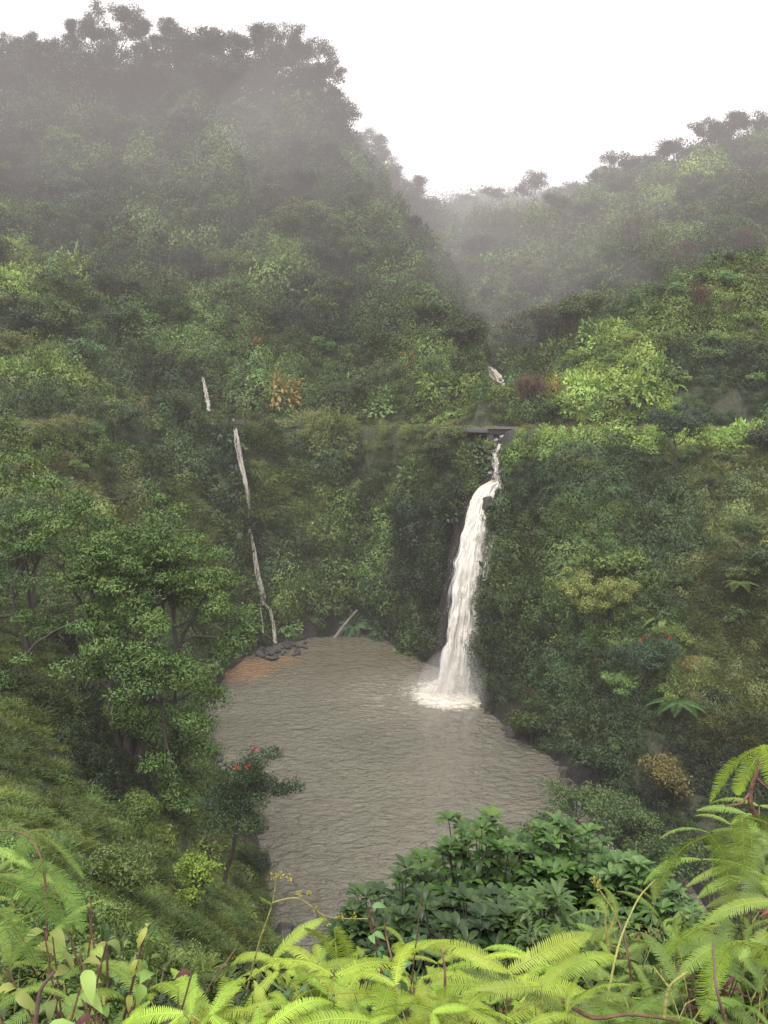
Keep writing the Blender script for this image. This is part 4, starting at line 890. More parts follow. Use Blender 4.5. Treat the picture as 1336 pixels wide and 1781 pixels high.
par(droplets('splash', spray(7500, (2.3, 1.6), (bz[0], bz[1], .1), 2.6, .1), .09, mf, 'foam', rg5))
ed = []
for a, b_, d, w_ in main[2:]:
    for q in range(70):
        s_ = rg5.choice([-1, 1]); ed.append(at(a+s_*w_*(.92+rg5.normal()*.09), b_+rg5.uniform(-30, 30), d-.6))
par(droplets('flying_drops', np.array(ed), .06, mf, 'foam', rg5))
# soft cloud of spray where the fall lands
def puff(c, rad, dens, name='spray_cloud'):
    th = np.linspace(0, math.pi, 13); ph = np.arange(24)*2*math.pi/24
    V = np.array([[math.sin(a)*math.cos(b)*rad[0], math.sin(a)*math.sin(b)*rad[1], math.cos(a)*rad[2]] for a in th for b in ph]); F = [[i*24+j, (i+1)*24+j, (i+1)*24+(j+1) % 24, i*24+(j+1) % 24] for i in range(12) for j in range(24)]
    m, nt, out = mat_new('spray'); ab = N(nt, 'VolumeAbsorption', Density=dens); ab.inputs[0].default_value = (0, 0, 0, 1); em = N(nt, 'Emission', Strength=dens); em.inputs[0].default_value = (.80, .77, .73, 1)  # self-glow replaces daylight scattered by the spray
    ad = nt.nodes.new('ShaderNodeAddShader'); nt.links.new(ab.outputs[0], ad.inputs[0]); nt.links.new(em.outputs[0], ad.inputs[1]); nt.links.new(ad.outputs[0], out.inputs['Volume'])
    o = link(name, mesh_np(name, V, F, [m])); o.parent = mf; o.location = Vector(c)-inv
puff((bz[0], bz[1]-.5, 1.0), (4.2, 3.0, 4.4), .06); puff((bz[0]-.5, bz[1]-.5, .6), (6.0, 4.6, 2.2), .03)

def gd(px, py, off, d0=60):
    h = ground_hit(px, py, d0); return (h[1] if h else 130)-off
cs = empty('stream', at(858, 800, 97), label='narrow white rapid tumbling over rocks between the bridge and the main waterfall', cat='stream'); i2 = cs.location.copy()
o = sheet('rapid', [(a, b_, gd(a, b_, .5), c) for a, b_, c in ((868,772,6),(860,790,5),(864,806,7),(862,820,7),(866,836,11),(870,850,8))], 'rapid', cs, .3, .5, 21, rough=.4); o.location = -i2
rp = np.array([at(x_+rg5.normal()*4, y_, d_-.7) for x_, y_, d_ in zip(np.interp(np.linspace(0, 1, 420), [0, .5, 1], [862, 864, 868]), np.linspace(785, 850, 420), [gd(864, y_, .2) for y_ in np.linspace(785, 850, 420)])])
o = droplets('white_flecks', rp+rg5.normal(size=rp.shape)*.15, .12, cs, 'foam', rg5); o.location = -i2
uc = empty('waterfall', at(860, 660, 138), label='small cream-coloured cascade far up the valley behind the bridge', cat='waterfall'); i3 = uc.location.copy()
o = sheet('stream', [(a, b_, min(gd(861, 655, 2), 130)-(b_-640)*.06, c) for a, b_, c in ((850,637,4),(855,643,9),(860,652,13),(865,663,15),(867,680,16))], 'cascade', uc, .6, 0, 31, rough=.5); o.location = -i3
tw = empty('waterfall', at(478, 1112, 104), label='thin trickling waterfall in white threads down the cliff left of the pool', cat='waterfall'); i4 = tw.location.copy()
def thread(path, nm='thread', w=1.0, seed=0):
    # follow the cliff: each point is set just in front of the ground seen there
    out_ = []
    for px, py, hw in path:
        h = ground_hit(px, py, 60); D = (h[1] if h else 110)-3.0; out_.append((px, py, D, hw*w))
    for k in range(1, len(out_)): 
        if out_[k][2] > out_[k-1][2]: out_[k] = (out_[k][0], out_[k][1], out_[k-1][2]-.05, out_[k][3])
    return sheet(nm, out_, 'trickle', tw, .2, .1, seed, nu=10, rough=.12)
for p, sd_ in (([(406,728,4),(410,750,6),(413,780,7),(418,800,7),(424,825,7),(431,860,6),(434,885,4)], 51), ([(411,745,3),(420,790,3),(429,840,3),(434,900,2)], 52),
           ([(433,915,4),(439,940,6),(445,975,8),(449,1000,8),(455,1030,8),(459,1052,7)], 53), ([(442,960,3),(452,1000,3),(462,1040,3)], 54),
           ([(459,1048,5),(470,1060,5),(476,1085,5),(479,1118,6)], 55), ([(452,1050,3),(456,1075,3),(458,1100,3)], 56), ([(353,655,4),(358,680,6),(362,700,6),(364,715,5)], 57)):
    o = thread(p, seed=sd_); o.location = -i4
oc = empty('waterfall', at(1078, 1500, 50), label='white water spilling out of the pool behind the glossy shrub at lower right', cat='waterfall'); i5 = oc.location.copy()
o = sheet('stream', [(1052,1475,50.5,9),(1062,1487,49,9),(1074,1498,47.5,12),(1082,1515,46,9),(1080,1545,45,8)], 'rapid', oc, .3, .2, 61, rough=.4); o.location = -i5
rp = np.array([at(x_+rg5.normal()*9, y_+rg5.normal()*5, d_) for x_, y_, d_ in zip(np.linspace(1050, 1084, 500), np.linspace(1474, 1530, 500), np.linspace(50, 45.5, 500))])
o = droplets('white_flecks', rp, .08, oc, 'foam', rg5); o.location = -i5

# ------------------------------------------------------------------ rocks
def rock(name, loc, s, seed, label, cat='rock', group=None, mat='rock', flat=.7):
    rg = np.random.default_rng(seed); n = 22
    th = np.linspace(0, math.pi, n//2+1); ph = np.arange(n)*2*math.pi/n
    D_ = np.array([[math.sin(a)*math.cos(b), math.sin(a)*math.sin(b), math.cos(a)] for a in th for b in ph]); r_ = np.ones(len(D_))
    for _ in range(16):
        q = unit(rg.normal(size=3)); c_ = rg.uniform(.55, .9); dt = D_@q; r_ = np.where(dt > c_, np.minimum(r_, c_/np.maximum(dt, .01)), r_)
    r_ *= 1+.05*np.sin(D_[:, 0]*9+seed)+.05*np.sin(D_[:, 2]*11)
    V = D_*r_[:, None]*np.array([1, .85, flat])*s; k = len(th)
    F = [[i*n+j, (i+1)*n+j, (i+1)*n+(j+1) % n, i*n+(j+1) % n] for i in range(k-1) for j in range(n)]
    o = link(name, mesh_np(name, V, F, [M[mat]])); o.location = loc; o.rotation_euler = (0, 0, rg.random()*6); return tag(o, label, cat, group)
rock('boulder', at(846, 878, 89.6), 1.0, 1, 'rounded black boulder splitting the top of the main waterfall', 'boulder', flat=1.15)
rock('boulder', at(856, 896, 89.4), .7, 2, 'smaller black rock tucked under the boulder in the main waterfall', 'boulder', flat=1.0)
rock('boulder', at(866, 868, 92.2), .8, 3, 'dark rock right of the boulder at the lip of the main waterfall', 'boulder')
for i in range(46):
    px = rg5.uniform(432, 535); py = 1138-abs(px-480)*.12+rg5.normal()*6-(px-480)*.12; s = .25+.5*rg5.random()**2
    p = on_water(px, py); rock('shore_rock', (p[0], p[1], .1+s*.3), s, 10+i, 'wet black rock in the heap at the foot of the thin waterfall', group='rocks below the thin waterfall')
k = 0
for i in range(52):
    a = rg5.uniform(2, 19); j = int(a); f = a-j; p = np.array(shore[j])*(1-f)+np.array(shore[j+1])*f
    if j in (12, 13) : continue
    s = .4+.9*rg5.random()**2; rock('shore_rock', (p[0]+rg5.normal()*.3, p[1]+rg5.normal()*.3, s*.1), s, 80+i, 'dark wet rock along the foot of the cliffs at the water line', group='rocks along the water line')
for i in range(9):
    p = on_water(rg5.uniform(462, 505), rg5.uniform(1612, 1650)); s = .25+.4*rg5.random(); rock('shore_rock', (p[0], p[1], .15), s, 150+i, 'purplish dark rock at the near left corner of the pool', group='rocks at the near corner of the pool')
for i in range(16):
    a_, b_ = rg5.uniform(848, 882), rg5.uniform(775, 845); p = at(a_, b_, gd(a_, b_, .1)); s = .3+.4*rg5.random(); rock('stream_rock', p, s, 170+i, 'grey rock in the rapid between bridge and waterfall', group='rocks in the rapid', mat='rock_pale')
# stone-filled bank seen through the bridge opening
for i in range(26):
    x_, y_ = rg5.uniform(850, 892), rg5.uniform(757, 785); p = at(x_, y_, min(104.8, gd(x_, y_, .1, 101))+rg5.normal()*.2); rock('stream_rock', p, .45+.35*rg5.random(), 200+i, 'pale stone piled under the bridge', group='stones under the bridge', mat='rock_pale')
for i in range(10):
    p = at(rg5.uniform(1040, 1110), rg5.uniform(1470, 1530), 50-i*.4); rock('stream_rock', (p[0], p[1], p[2]-.3), .4+.4*rg5.random(), 240+i, 'dark rock in the white water leaving the pool', group='rocks in the outlet')
# ------------------------------------------------------------------ fallen log
lg = empty('fallen_log', on_water(583, 1109), label='pale fallen log leaning out of the water at the back of the pool', cat='log')
b0 = Vector(on_water(583, 1110)); b1 = Vector(at(622, 1062, 108.6)); mb = MB(); d = b1-b0
mb.tube([tuple(d*t_+Vector((0, 0, .15*math.sin(t_*3)))) for t_ in np.linspace(-.05, 1, 9)], np.linspace(.26, .14, 9), 9)
link('log', mb.mesh('log', [M['bark_pale']], True), None, lg)
for k, t_ in enumerate((.45, .7, .85)):
    mb = MB(); mb.tube([tuple(d*t_), tuple(d*t_+Vector((.5-.5*k, -.2, .7))), tuple(d*t_+Vector((.9-.8*k, -.3, 1.2)))], [.07, .05, .03], 6); link('branch', mb.mesh('branch', [M['bark_pale']], True), None, lg)

# ------------------------------------------------------------------ road, bridge, guardrail
def concrete(name, c0, c1):
    m, nt, out = mat_new(name); L = nt.links.new; g_ = nt.nodes.new('ShaderNodeNewGeometry'); mp = N(nt, 'Mapping'); mp.inputs['Scale'].default_value = (1, 1, .3); L(g_.outputs['Position'], mp.inputs['Vector'])
    n = noise(nt, mp.outputs[0], 2.0, 6, .7); b = N(nt, 'BsdfPrincipled', Roughness=.85); L(ramp(nt, n, [(.3, c0), (.7, c1)]), b.inputs['Base Color']); L(bump(nt, n, .4, .05), b.inputs['Normal']); L(b.outputs[0], out.inputs[0]); return m
M['conc'] = concrete('mossy_concrete', (.03, .028, .024), (.13, .12, .09)); M['cdark'] = concrete('dark_concrete', (.012, .01, .009), (.045, .04, .035)); M['asph'] = concrete('wet_asphalt', (.04, .04, .042), (.07, .07, .07)); M['rail'] = concrete('weathered_rail', (.28, .27, .26), (.42, .40, .38))
tx, ty = np.gradient(xs), np.gradient(ys); ln = np.hypot(tx, ty); nx_, ny_ = -ty/ln, tx/ln
V = []; W_ = 2.0
rk = [i for i in range(NR) if abs(xs[i]-bp_x) < 8]
for i in rk:
    for s_, dz in ((-W_, -.5), (-W_, .0), (0, .05), (W_, .0), (W_, -.5)): V.append((xs[i]+nx_[i]*s_, ys[i]+ny_[i]*s_, zr[i]+dz))
F = [[i*5+j, i*5+j+1, i*5+j+6, i*5+j+5] for i in range(len(rk)-1) for j in range(4)]
tag(link('road', mesh_np('road', V, F, [M['asph']])), 'narrow wet road along the ledge above the cliffs', 'road', kind='structure')
bp = Vector(at(882, 746, 100.5)); br = empty('bridge', bp, label='small dark concrete bridge over the stream above the main waterfall', cat='bridge')
def bpart(nm, lo, hi, mat):
    mb = MB(); mb.box(lo, hi); o = link(nm, mb.mesh(nm, [M[mat]]), None, br); md = o.modifiers.new('bevel', 'BEVEL'); md.width = .04; return o
bpart('deck', (-2.2, 0, -.72), (2.4, 4.8, -.05), 'cdark'); bpart('kerb', (-2.4, -.2, -.06), (2.6, .28, .1), 'conc'); bpart('kerb', (-2.4, 4.4, -.05), (2.6, 4.9, .2), 'conc')
bpart('abutment', (-2.15, .05, -4.6), (-1.6, 4.7, -.73), 'cdark'); bpart('abutment', (1.9, .05, -4.0), (3.8, 4.7, -.76), 'cdark')
gr = empty('guardrail', at(928, 706, 116), label='pale guardrail beside the road bend behind the leafless bush', cat='guardrail')
zb = float(hgt(gr.location.x, gr.location.y)); gr.location.z = at(928, 712, 116)[2]
mb = MB(); mb.box((-2.2, -.05, .45), (2.8, .05, .85)); link('rail', mb.mesh('rail', [M['rail']]), None, gr)
for k in range(4): mb = MB(); mb.box((-2+k*1.45, .06, -1.2), (-1.85+k*1.45, .2, .8)); link('post', mb.mesh('post', [M['rail']]), None, gr)
# ------------------------------------------------------------------ the lookout's own vegetation
rg6 = np.random.default_rng(606)
def comb(L_, Wd, n, droop, rg, curl=0.0, mb=None, gap=.82):
    """one comb-like fern blade along +X, drooping, with many narrow leaflets on both sides"""
    mb = mb or MB(); t = np.linspace(0, 1, n)
    ang = -droop*t; dx = np.cos(ang)*L_/n; dz = np.sin(ang)*L_/n
    c = np.c_[np.cumsum(dx), np.sin(t*2.0)*curl*L_, np.cumsum(dz)]
    mb.tube(c, np.linspace(.0028, .0009, n), 4, .95)
    T = unit(np.gradient(c, axis=0)); Nn = unit(np.cross(T, np.array([0, 1.0, 0]))*-1); Nn = np.where(Nn[:, 2:] < 0, -Nn, Nn)
    prof = np.sin(np.clip(.22+t*2.92, 0, 3.14))**.75*(1-.12*t); w = Wd*.5*prof+.002
    lw = L_/n*gap*.5
    for s in (-1, 1):
        S = np.cross(Nn, T)*s; fwd = .28+.25*t
        ax = unit(S+T*fwd[:, None]+rg.normal(size=c.shape)*.035); l = (w*rg.uniform(.9, 1.06, n))[:, None]
        sag = Nn*(-.16*l); a, b, d = c, c+ax*l*.55+Nn*l*.06, c+ax*l+sag
        V = np.stack([a-T*lw, a+T*lw, b+T*lw*.82, b-T*lw*.82, d+T*lw*.15, d-T*lw*.15], 1).reshape(-1, 3); i = np.arange(n)*6
        F = np.concatenate([np.c_[i, i+1, i+2, i+3], np.c_[i+3, i+2, i+4, i+5]]); lv = rg.random()*.25+.3+.25*rg.random(n); mb.add(V, F, np.r_[lv, lv+.12])
    return mb
BLADES = []
for k, (l, wd, n, dr) in enumerate([(.34, .085, 46, 1.1), (.30, .075, 42, .7), (.38, .080, 52, 1.5), (.26, .07, 38, .9), (.22, .06, 32, 1.3), (.42, .10, 54, .8)]):
    BLADES.append(comb(l, wd, n, dr, np.random.default_rng(700+k), curl=(-.05, .04, .02, -.03, .05, .03)[k]).mesh('frond', [M['fern']]))
DEADB = [comb(.24, .06, 26, 2.2, np.random.default_rng(720+k), curl=.1, gap=.45).mesh('dead_frond', [M['fern']]) for k in range(2)]
def fern_plant(seed, nb, h=.7, blades=(0, 1, 2, 3), sc=1.0, stem='stem_yellow', dead=0):
    """a thin wiry stem that forks, each fork ending in a pair of drooping blades"""
    rg = np.random.default_rng(seed); root = empty('fern', label='-', cat='fern', group=None)
    st = MB(); a0 = rg.random()*6.28; bend = rg.uniform(.05, .16)
    t = np.linspace(0, 1, 9); main = np.c_[np.cos(a0)*bend*t**2, np.sin(a0)*bend*t**2, -h+h*t]; st.tube(main, np.linspace(.0035, .002, 9), 5)
    heads = [(main[-1], a0, 1.0)]
    for q in range(max(0, nb//2-1)):
        k = rg.integers(4, 8); a = a0+2.1*(q+1)+rg.normal()*.3; e = main[k]+np.array([math.cos(a), math.sin(a), .8])*rg.uniform(.07, .15)
        m_ = (main[k]+e)/2+[0, 0, .02]; st.tube(np.array([main[k], m_, e]), [.003, .0025, .002], 4); heads.append((e, a, .9))
    link('stem', st.mesh('stem', [M[stem]], True), None, root)
    for p, a, s_ in heads:
        for sg in (-1, 1):
            o = link('frond', BLADES[blades[rg.integers(len(blades))]], None, root)
            o.location = p; o.rotation_euler = (rg.normal()*.18, rg.uniform(-.55, .15), a+sg*rg.uniform(.45, 1.3)); z = sc*s_*rg.uniform(.8, 1.12); o.scale = (z, z, z)
    for q in range(dead):
        o = link('dead_frond', DEADB[q % 2], None, root); a = rg.random()*6.28; o.location = main[3+q % 3]; o.rotation_euler = (rg.normal()*.4, rg.uniform(.2, 1.1), a); o['label'] = 'withered brown fern frond'
    return root
def fcol(root, c):
    root.color = c
    for ch in root.children: ch.color = c if not ch.name.startswith('dead') else (.085, .035, .022, 1)
FP = [fern_plant(800+i, (2, 4, 4, 6, 6, 4)[i], h=.75, sc=(1, 1, .9, 1, .8, 1.1)[i], dead=(0, 1, 0, 1, 1, 2)[i]) for i in range(6)]
fused = set()
def fern(i, p, rz, sc, label, group, c, tilt=(0, 0)):
    r = FP[i]
    if i in fused: r = copy_tree(r, p)
    fused.add(i); r.location = p; r.rotation_euler = (tilt[0], tilt[1], rz); r.scale = (sc, sc, sc); r['label'] = label; r['group'] = group; fcol(r, c); return r
# line of the fern tops across the photograph
TX = [-80, 0, 60, 130, 200, 260, 330, 440, 520, 600, 680, 760, 850, 950, 1050, 1100, 1180, 1260, 1336, 1420]
TY = [1440, 1470, 1500, 1600, 1690, 1710, 1700, 1655, 1630, 1655, 1630, 1635, 1650, 1640, 1570, 1520, 1450, 1410, 1395, 1380]
LG, MG, DG = (.205, .285, .034), (.120, .180, .030), (.11, .19, .04)
def zone(px):
    if px < 300: return 'yellow-tinged fern in the weedy tangle at the lower left', 'ferns at the lower left', MG
    if px < 640: return 'glowing yellow-green fern in the clump at the bottom left of centre', 'ferns left of the bottom centre', LG
    if px < 980: return 'bright forked fern at the bottom, in front of the glossy dark shrub', 'ferns in front of the glossy shrub', LG
    return 'arching comb-leaved fern in the mass at the lower right', 'ferns at the lower right', MG
for i in range(200):
    px = rg6.uniform(-60, 1400); top = np.interp(px, TX, TY); f = rg6.random()**.8
    if px < 300 and rg6.random() < .62: continue
    D = rg6.uniform(3.0, 3.7) if f < .35 else rg6.uniform(1.9, 3.2)
    py = top+14+f*(1830-top)
    if py > 1720: D = rg6.uniform(1.5, 2.2)
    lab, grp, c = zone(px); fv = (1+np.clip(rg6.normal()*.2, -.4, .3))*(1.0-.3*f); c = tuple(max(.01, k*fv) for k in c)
    c = (c[0]*(1+np.clip(rg6.normal()*.08, -.15, .1)), c[1], c[2], 1)
    fern(int(rg6.integers(6)), at(px, py, D), rg6.random()*6.28, rg6.uniform(.62, 1.02)*(D/2.7)**.45, lab, grp, c, (rg6.normal()*.22, rg6.normal()*.22))
# the large arching fronds
def big_frond(label, path, wd, color, n=60, rz=None):
    """path: photo pixels and distances from base to tip"""
    P = np.array([at(*p) for p in path]); t0 = np.linspace(0, 1, len(P)); t = np.linspace(0, 1, n)
    c = np.stack([np.interp(t, t0, P[:, k]) for k in range(3)], -1)
    for _ in range(60): c[1:-1] = (c[:-2]+2*c[1:-1]+c[2:])/4
    root = empty('fern_frond', tuple(c[0]), label=label, cat='fern frond'); c = c-c[0]; rg = np.random.default_rng(int(path[0][0]*7+path[0][1]))
    st = MB(); st.tube(c, np.linspace(.0022, .0008, n), 5); link('rachis', st.mesh('rachis', [M['stem_yellow']], True), None, root)
    mb = MB(); T = unit(np.gradient(c, axis=0)); S0 = unit(np.cross(T, [0, .75, .65])); Nn = unit(np.cross(S0, T)); Nn = np.where((Nn@np.array([0, -.5, 1]))[:, None] < 0, -Nn, Nn)
    prof = np.sin(np.clip(.3+t*2.84, 0, 3.14))**.7; seg = np.linalg.norm(np.diff(c, axis=0), axis=1).mean(); lw = seg*.40
    for s in (-1, 1):
        ax = unit(S0*s+T*(.3+.2*t)[:, None]+rg.normal(size=c.shape)*.04); l = (wd*.5*prof*rg.uniform(.92, 1.05, n)+.003)[:, None]
        a, b, d = c, c+ax*l*.5+Nn*l*.07, c+ax*l-Nn*l*.14
        V = np.stack([a-T*lw, a+T*lw, b+T*lw*.85, b-T*lw*.85, d+T*lw*.2, d-T*lw*.2], 1).reshape(-1, 3); i = np.arange(n)*6; lv = .3+.4*rg.random(n)
        mb.add(V, np.concatenate([np.c_[i, i+1, i+2, i+3], np.c_[i+3, i+2, i+4, i+5]]), np.r_[lv, lv+.1])
    f = link('blade', mb.mesh('blade', [M['fern']]), None, root); f.color = root.color = color; return root
PG = (.17, .28, .07, 1); YG = (.22, .33, .04, 1)
big_frond('large pale fern frond sweeping down from the left edge, widest of all', [(-60,1520,1.7),(20,1535,1.75),(80,1570,1.8),(125,1620,1.85)], .13, PG, 70)
big_frond('second pale fern frond at the left edge, below the widest one', [(-50,1570,1.6),(10,1590,1.6),(45,1640,1.65),(65,1680,1.7)], .11, PG, 60)
big_frond('narrow fern frond hanging to the right at the far left', [(78,1500,1.95),(105,1530,1.95),(125,1570,1.95),(142,1622,1.95)], .085, PG, 58)
big_frond('slender fern frond with a long tail at the upper left', [(60,1447,2.1),(95,1465,2.1),(125,1500,2.1),(146,1528,2.1)], .04, PG, 50)
big_frond('short fern frond pointing down at the far left', [(52,1450,2.1),(45,1470,2.1),(30,1495,2.1)], .06, PG, 34)
big_frond('small fern frond standing at the upper left tip of the red stem', [(50,1448,2.15),(35,1440,2.15),(15,1438,2.15)], .045, PG, 30)
big_frond('fern frond fanning left from the red stem', [(76,1495,2.0),(55,1525,2.0),(48,1560,2.0)], .08, PG, 40)
big_frond('small frond pointing right from the red stem at the left', [(52,1446,2.1),(75,1442,2.1),(92,1446,2.1)], .035, PG, 24)
big_frond('bright fern frond at the right edge drooping to a thin point, highest of all', [(1330,1296,2.2),(1290,1315,2.2),(1262,1345,2.2),(1236,1395,2.2)], .06, YG, 54)
big_frond('bright fern frond hanging straight beside the highest one at the right edge', [(1330,1298,2.15),(1308,1330,2.15),(1290,1360,2.15),(1284,1382,2.15)], .07, YG, 44)
big_frond('fern frond cut by the right edge under the highest ones', [(1332,1296,2.1),(1345,1330,2.1),(1350,1375,2.1)], .07, YG, 40)
big_frond('long fern frond arching down-left on the right-hand mound', [(1235,1452,2.6),(1190,1470,2.6),(1160,1510,2.6),(1140,1560,2.6)], .10, MG+(1,), 60)
big_frond('broad fern frond hanging down on the right-hand mound', [(1235,1452,2.5),(1258,1480,2.5),(1268,1530,2.5),(1272,1585,2.5)], .11, MG+(1,), 62)
big_frond('tall fern frond hanging in the upper part of the right-hand mound', [(1290,1415,2.4),(1292,1450,2.4),(1294,1490,2.4),(1298,1530,2.4)], .10, MG+(1,), 60)
big_frond('fern frond bending left above the dead brown leaves at the right', [(1250,1610,2.0),(1210,1615,2.0),(1175,1640,2.0),(1155,1672,2.0)], .07, YG, 56)
big_frond('long curved fern frond falling to the bottom at the right', [(1300,1638,1.7),(1265,1645,1.7),(1240,1700,1.7),(1225,1775,1.7)], .09, YG, 70)
big_frond('fern frond bending right at the lower right edge', [(1295,1640,1.75),(1325,1650,1.75),(1350,1690,1.75)], .08, YG, 46)
big_frond('pale-tipped fern frond hanging at the right edge', [(1300,1420,2.3),(1335,1430,2.3),(1370,1470,2.3)], .09, MG+(1,), 50)
big_frond('fern frond arching left near the bottom centre', [(585,1612,2.3),(600,1640,2.3),(612,1675,2.3),(632,1700,2.3)], .06, LG+(1,), 50)
big_frond('fern frond arching right near the bottom centre', [(530,1615,2.3),(560,1625,2.3),(590,1670,2.3),(608,1712,2.3)], .065, LG+(1,), 50)
# bare red stem at the left, the tall branch at the right edge and loose stems
def stalk(name, label, pts, r, mat, cat='stem', side=()):
    P = np.array([at(*p) for p in pts]); root = empty(name, tuple(P[0]), label=label, cat=cat); Q = P-P[0]
    t = np.linspace(0, 1, 16); c = np.stack([np.interp(t, np.linspace(0, 1, len(Q)), Q[:, k]) for k in range(3)], -1)
    for _ in range(3): c[1:-1] = (c[:-2]+2*c[1:-1]+c[2:])/4
    mb = MB(); mb.tube(c, np.linspace(r, r*.55, 16), 6); link('stem', mb.mesh('stem', [M[mat]], True), None, root)
    for s_ in side:
        q = np.array([at(*p) for p in s_])-P[0]; mb = MB(); mb.tube(q, np.linspace(r*.6, r*.3, len(q)), 5); link('branch', mb.mesh('branch', [M[mat]], True), None, root)
    return root, P[0]
stalk('fern_plant', 'arching reddish stem carrying the pale fronds at the left edge', [(82,1640,2.0),(80,1500,2.0),(50,1450,2.1),(20,1445,2.1),(-20,1446,2.1)], .003, 'stem_brown')
stalk('dry_branch', 'dark crooked branch at the right edge behind the highest fern frond', [(1330,1440,2.4),(1300,1400,2.4),(1312,1350,2.4),(1334,1310,2.4),(1350,1290,2.4)], .009, 'stem_brown', 'branch', [[(1312,1350,2.4),(1335,1372,2.4),(1360,1380,2.4)], [(1304,1380,2.4),(1290,1398,2.4),(1262,1402,2.4)]])
for i, (pts, r, mt, lab) in enumerate([([(660,1800,1.9),(690,1700,2.0),(672,1630,2.1),(668,1600,2.1)],.004,'stem_brown','thin brown twig rising among the ferns at the bottom centre'),
        ([(770,1790,1.8),(775,1700,1.8),(768,1640,1.9)],.004,'stem_brown','dark upright woody stem in the ferns below the glossy shrub'),
        ([(1095,1780,2.0),(1098,1700,2.0),(1092,1650,2.0),(1075,1600,2.1)],.004,'stem_brown','dark woody stem among the ferns right of centre'),
        ([(1155,1770,1.6),(1162,1715,1.6),(1195,1690,1.6)],.004,'stem_yellow','bright yellow forked stem at the lower right'),
        ([(1162,1715,1.6),(1135,1680,1.6)],.003,'stem_yellow','short yellow side stem left of the forked one'),
        ([(1270,1800,1.6),(1245,1720,1.6),(1240,1640,1.7)],.004,'bark_red','long pinkish bare stem in front of the curved frond at the right'),
        ([(980,1740,1.7),(1030,1775,1.6),(1090,1762,1.6),(1180,1775,1.6)],.005,'stem_brown','brown creeping stem along the bottom right'),
        ([(60,1790,1.5),(70,1720,1.5),(95,1690,1.5)],.005,'bark_red','thick leaning stem at the lower left corner'),
        ([(150,1690,1.9),(160,1610,1.9),(158,1560,1.9)],.003,'stem_brown','thin dark twig under the yellow leaves at the lower left'),
        ([(185,1780,1.8),(187,1680,1.8),(186,1630,1.8)],.004,'stem_brown','upright brown stem under the yellow leaves at the lower left'),
        ([(330,1800,2.0),(360,1720,2.0),(410,1650,2.1)],.003,'stem_brown','thin brown stem slanting up in the clump left of centre'),
        ([(1060,1660,2.2),(1052,1600,2.2),(1060,1560,2.2)],.004,'stem_yellow','hooked tan fern stem rising above the ferns right of centre'),
        ([(1050,1770,1.9),(1075,1640,2.0),(1110,1560,2.2),(1140,1530,2.2)],.0035,'stem_yellow','long tan fern stem curving to the right of the hooked one')]):
    stalk('bare_twig_plant', lab, pts, r, mt)
# the long bud-bearing stalks against the water
def budstalk(label, pts, buds, r=.004):
    root, p0 = stalk('flower_stalk', label, pts, r, 'stem_yellow', 'flower stalk')
    for b_ in buds:
        mb = MB(); q = np.array(at(*b_))-p0; d = unit(rg6.normal(size=(26, 3))); leaves(mb, q+d*.012*rg6.random((26, 1)), d, rg6.normal(size=d.shape), .009, .007, rg6); f = link('bud', mb.mesh('bud', [M['petal']]), None, root); f.color = (.24, .23, .05, 1)
budstalk('thin yellow stalk with small buds standing against the pool left of centre', [(430,1720,2.9),(450,1640,2.9),(474,1575,2.9),(481,1528,2.9)], [(475,1524,2.9),(486,1522,2.9),(503,1526,2.9)])
budstalk('yellow bud-bearing stalk reaching right across the water', [(474,1570,2.9),(520,1556,2.9),(555,1590,2.9),(580,1598,2.9),(640,1598,2.9)], [(521,1555,2.9),(538,1554,2.9),(550,1582,2.9),(562,1598,2.9),(568,1604,2.9),(592,1596,2.9),(615,1594,2.9)], .003)
big_frond('tiny curled frond at the fork of the yellow stalk', [(474,1574,2.9),(462,1566,2.9),(452,1560,2.9)], .03, YG, 16)
budstalk('tan fern stem with curled buds left of the hooked one', [(1060,1620,2.2),(1072,1590,2.2),(1050,1560,2.2),(1036,1535,2.2)], [(1036,1533,2.2),(1040,1542,2.2)])
def blade5(lf, P, ax, nr, L_, Wd, rg, lv, curl=1.0):
    n = len(P); ax = unit(ax); S = unit(np.cross(ax, nr)); Nn = np.cross(S, ax); L_ = np.broadcast_to(L_, (n,)); V = []
    for f, wf, dz in ((0, .08, 0), (.14, .55, .03), (.32, .92, .05), (.55, 1.0, .02), (.78, .7, -.07), (.92, .33, -.16), (1.0, .03, -.22)):
        mid = P+ax*(L_*f)[:, None]+Nn*(L_*dz*curl)[:, None]; V += [mid-S*(Wd*.5*wf)+Nn*Wd*.16*wf, mid, mid+S*(Wd*.5*wf)+Nn*Wd*.16*wf]
    V = np.stack(V, 1).reshape(-1, 3); i = np.arange(n)[:, None]*21; F = np.concatenate([np.c_[i+3*k+j, i+3*k+j+1, i+3*k+j+4, i+3*k+j+3] for k in range(6) for j in range(2)])
    lf.add(V, F, np.tile(lv, 12))
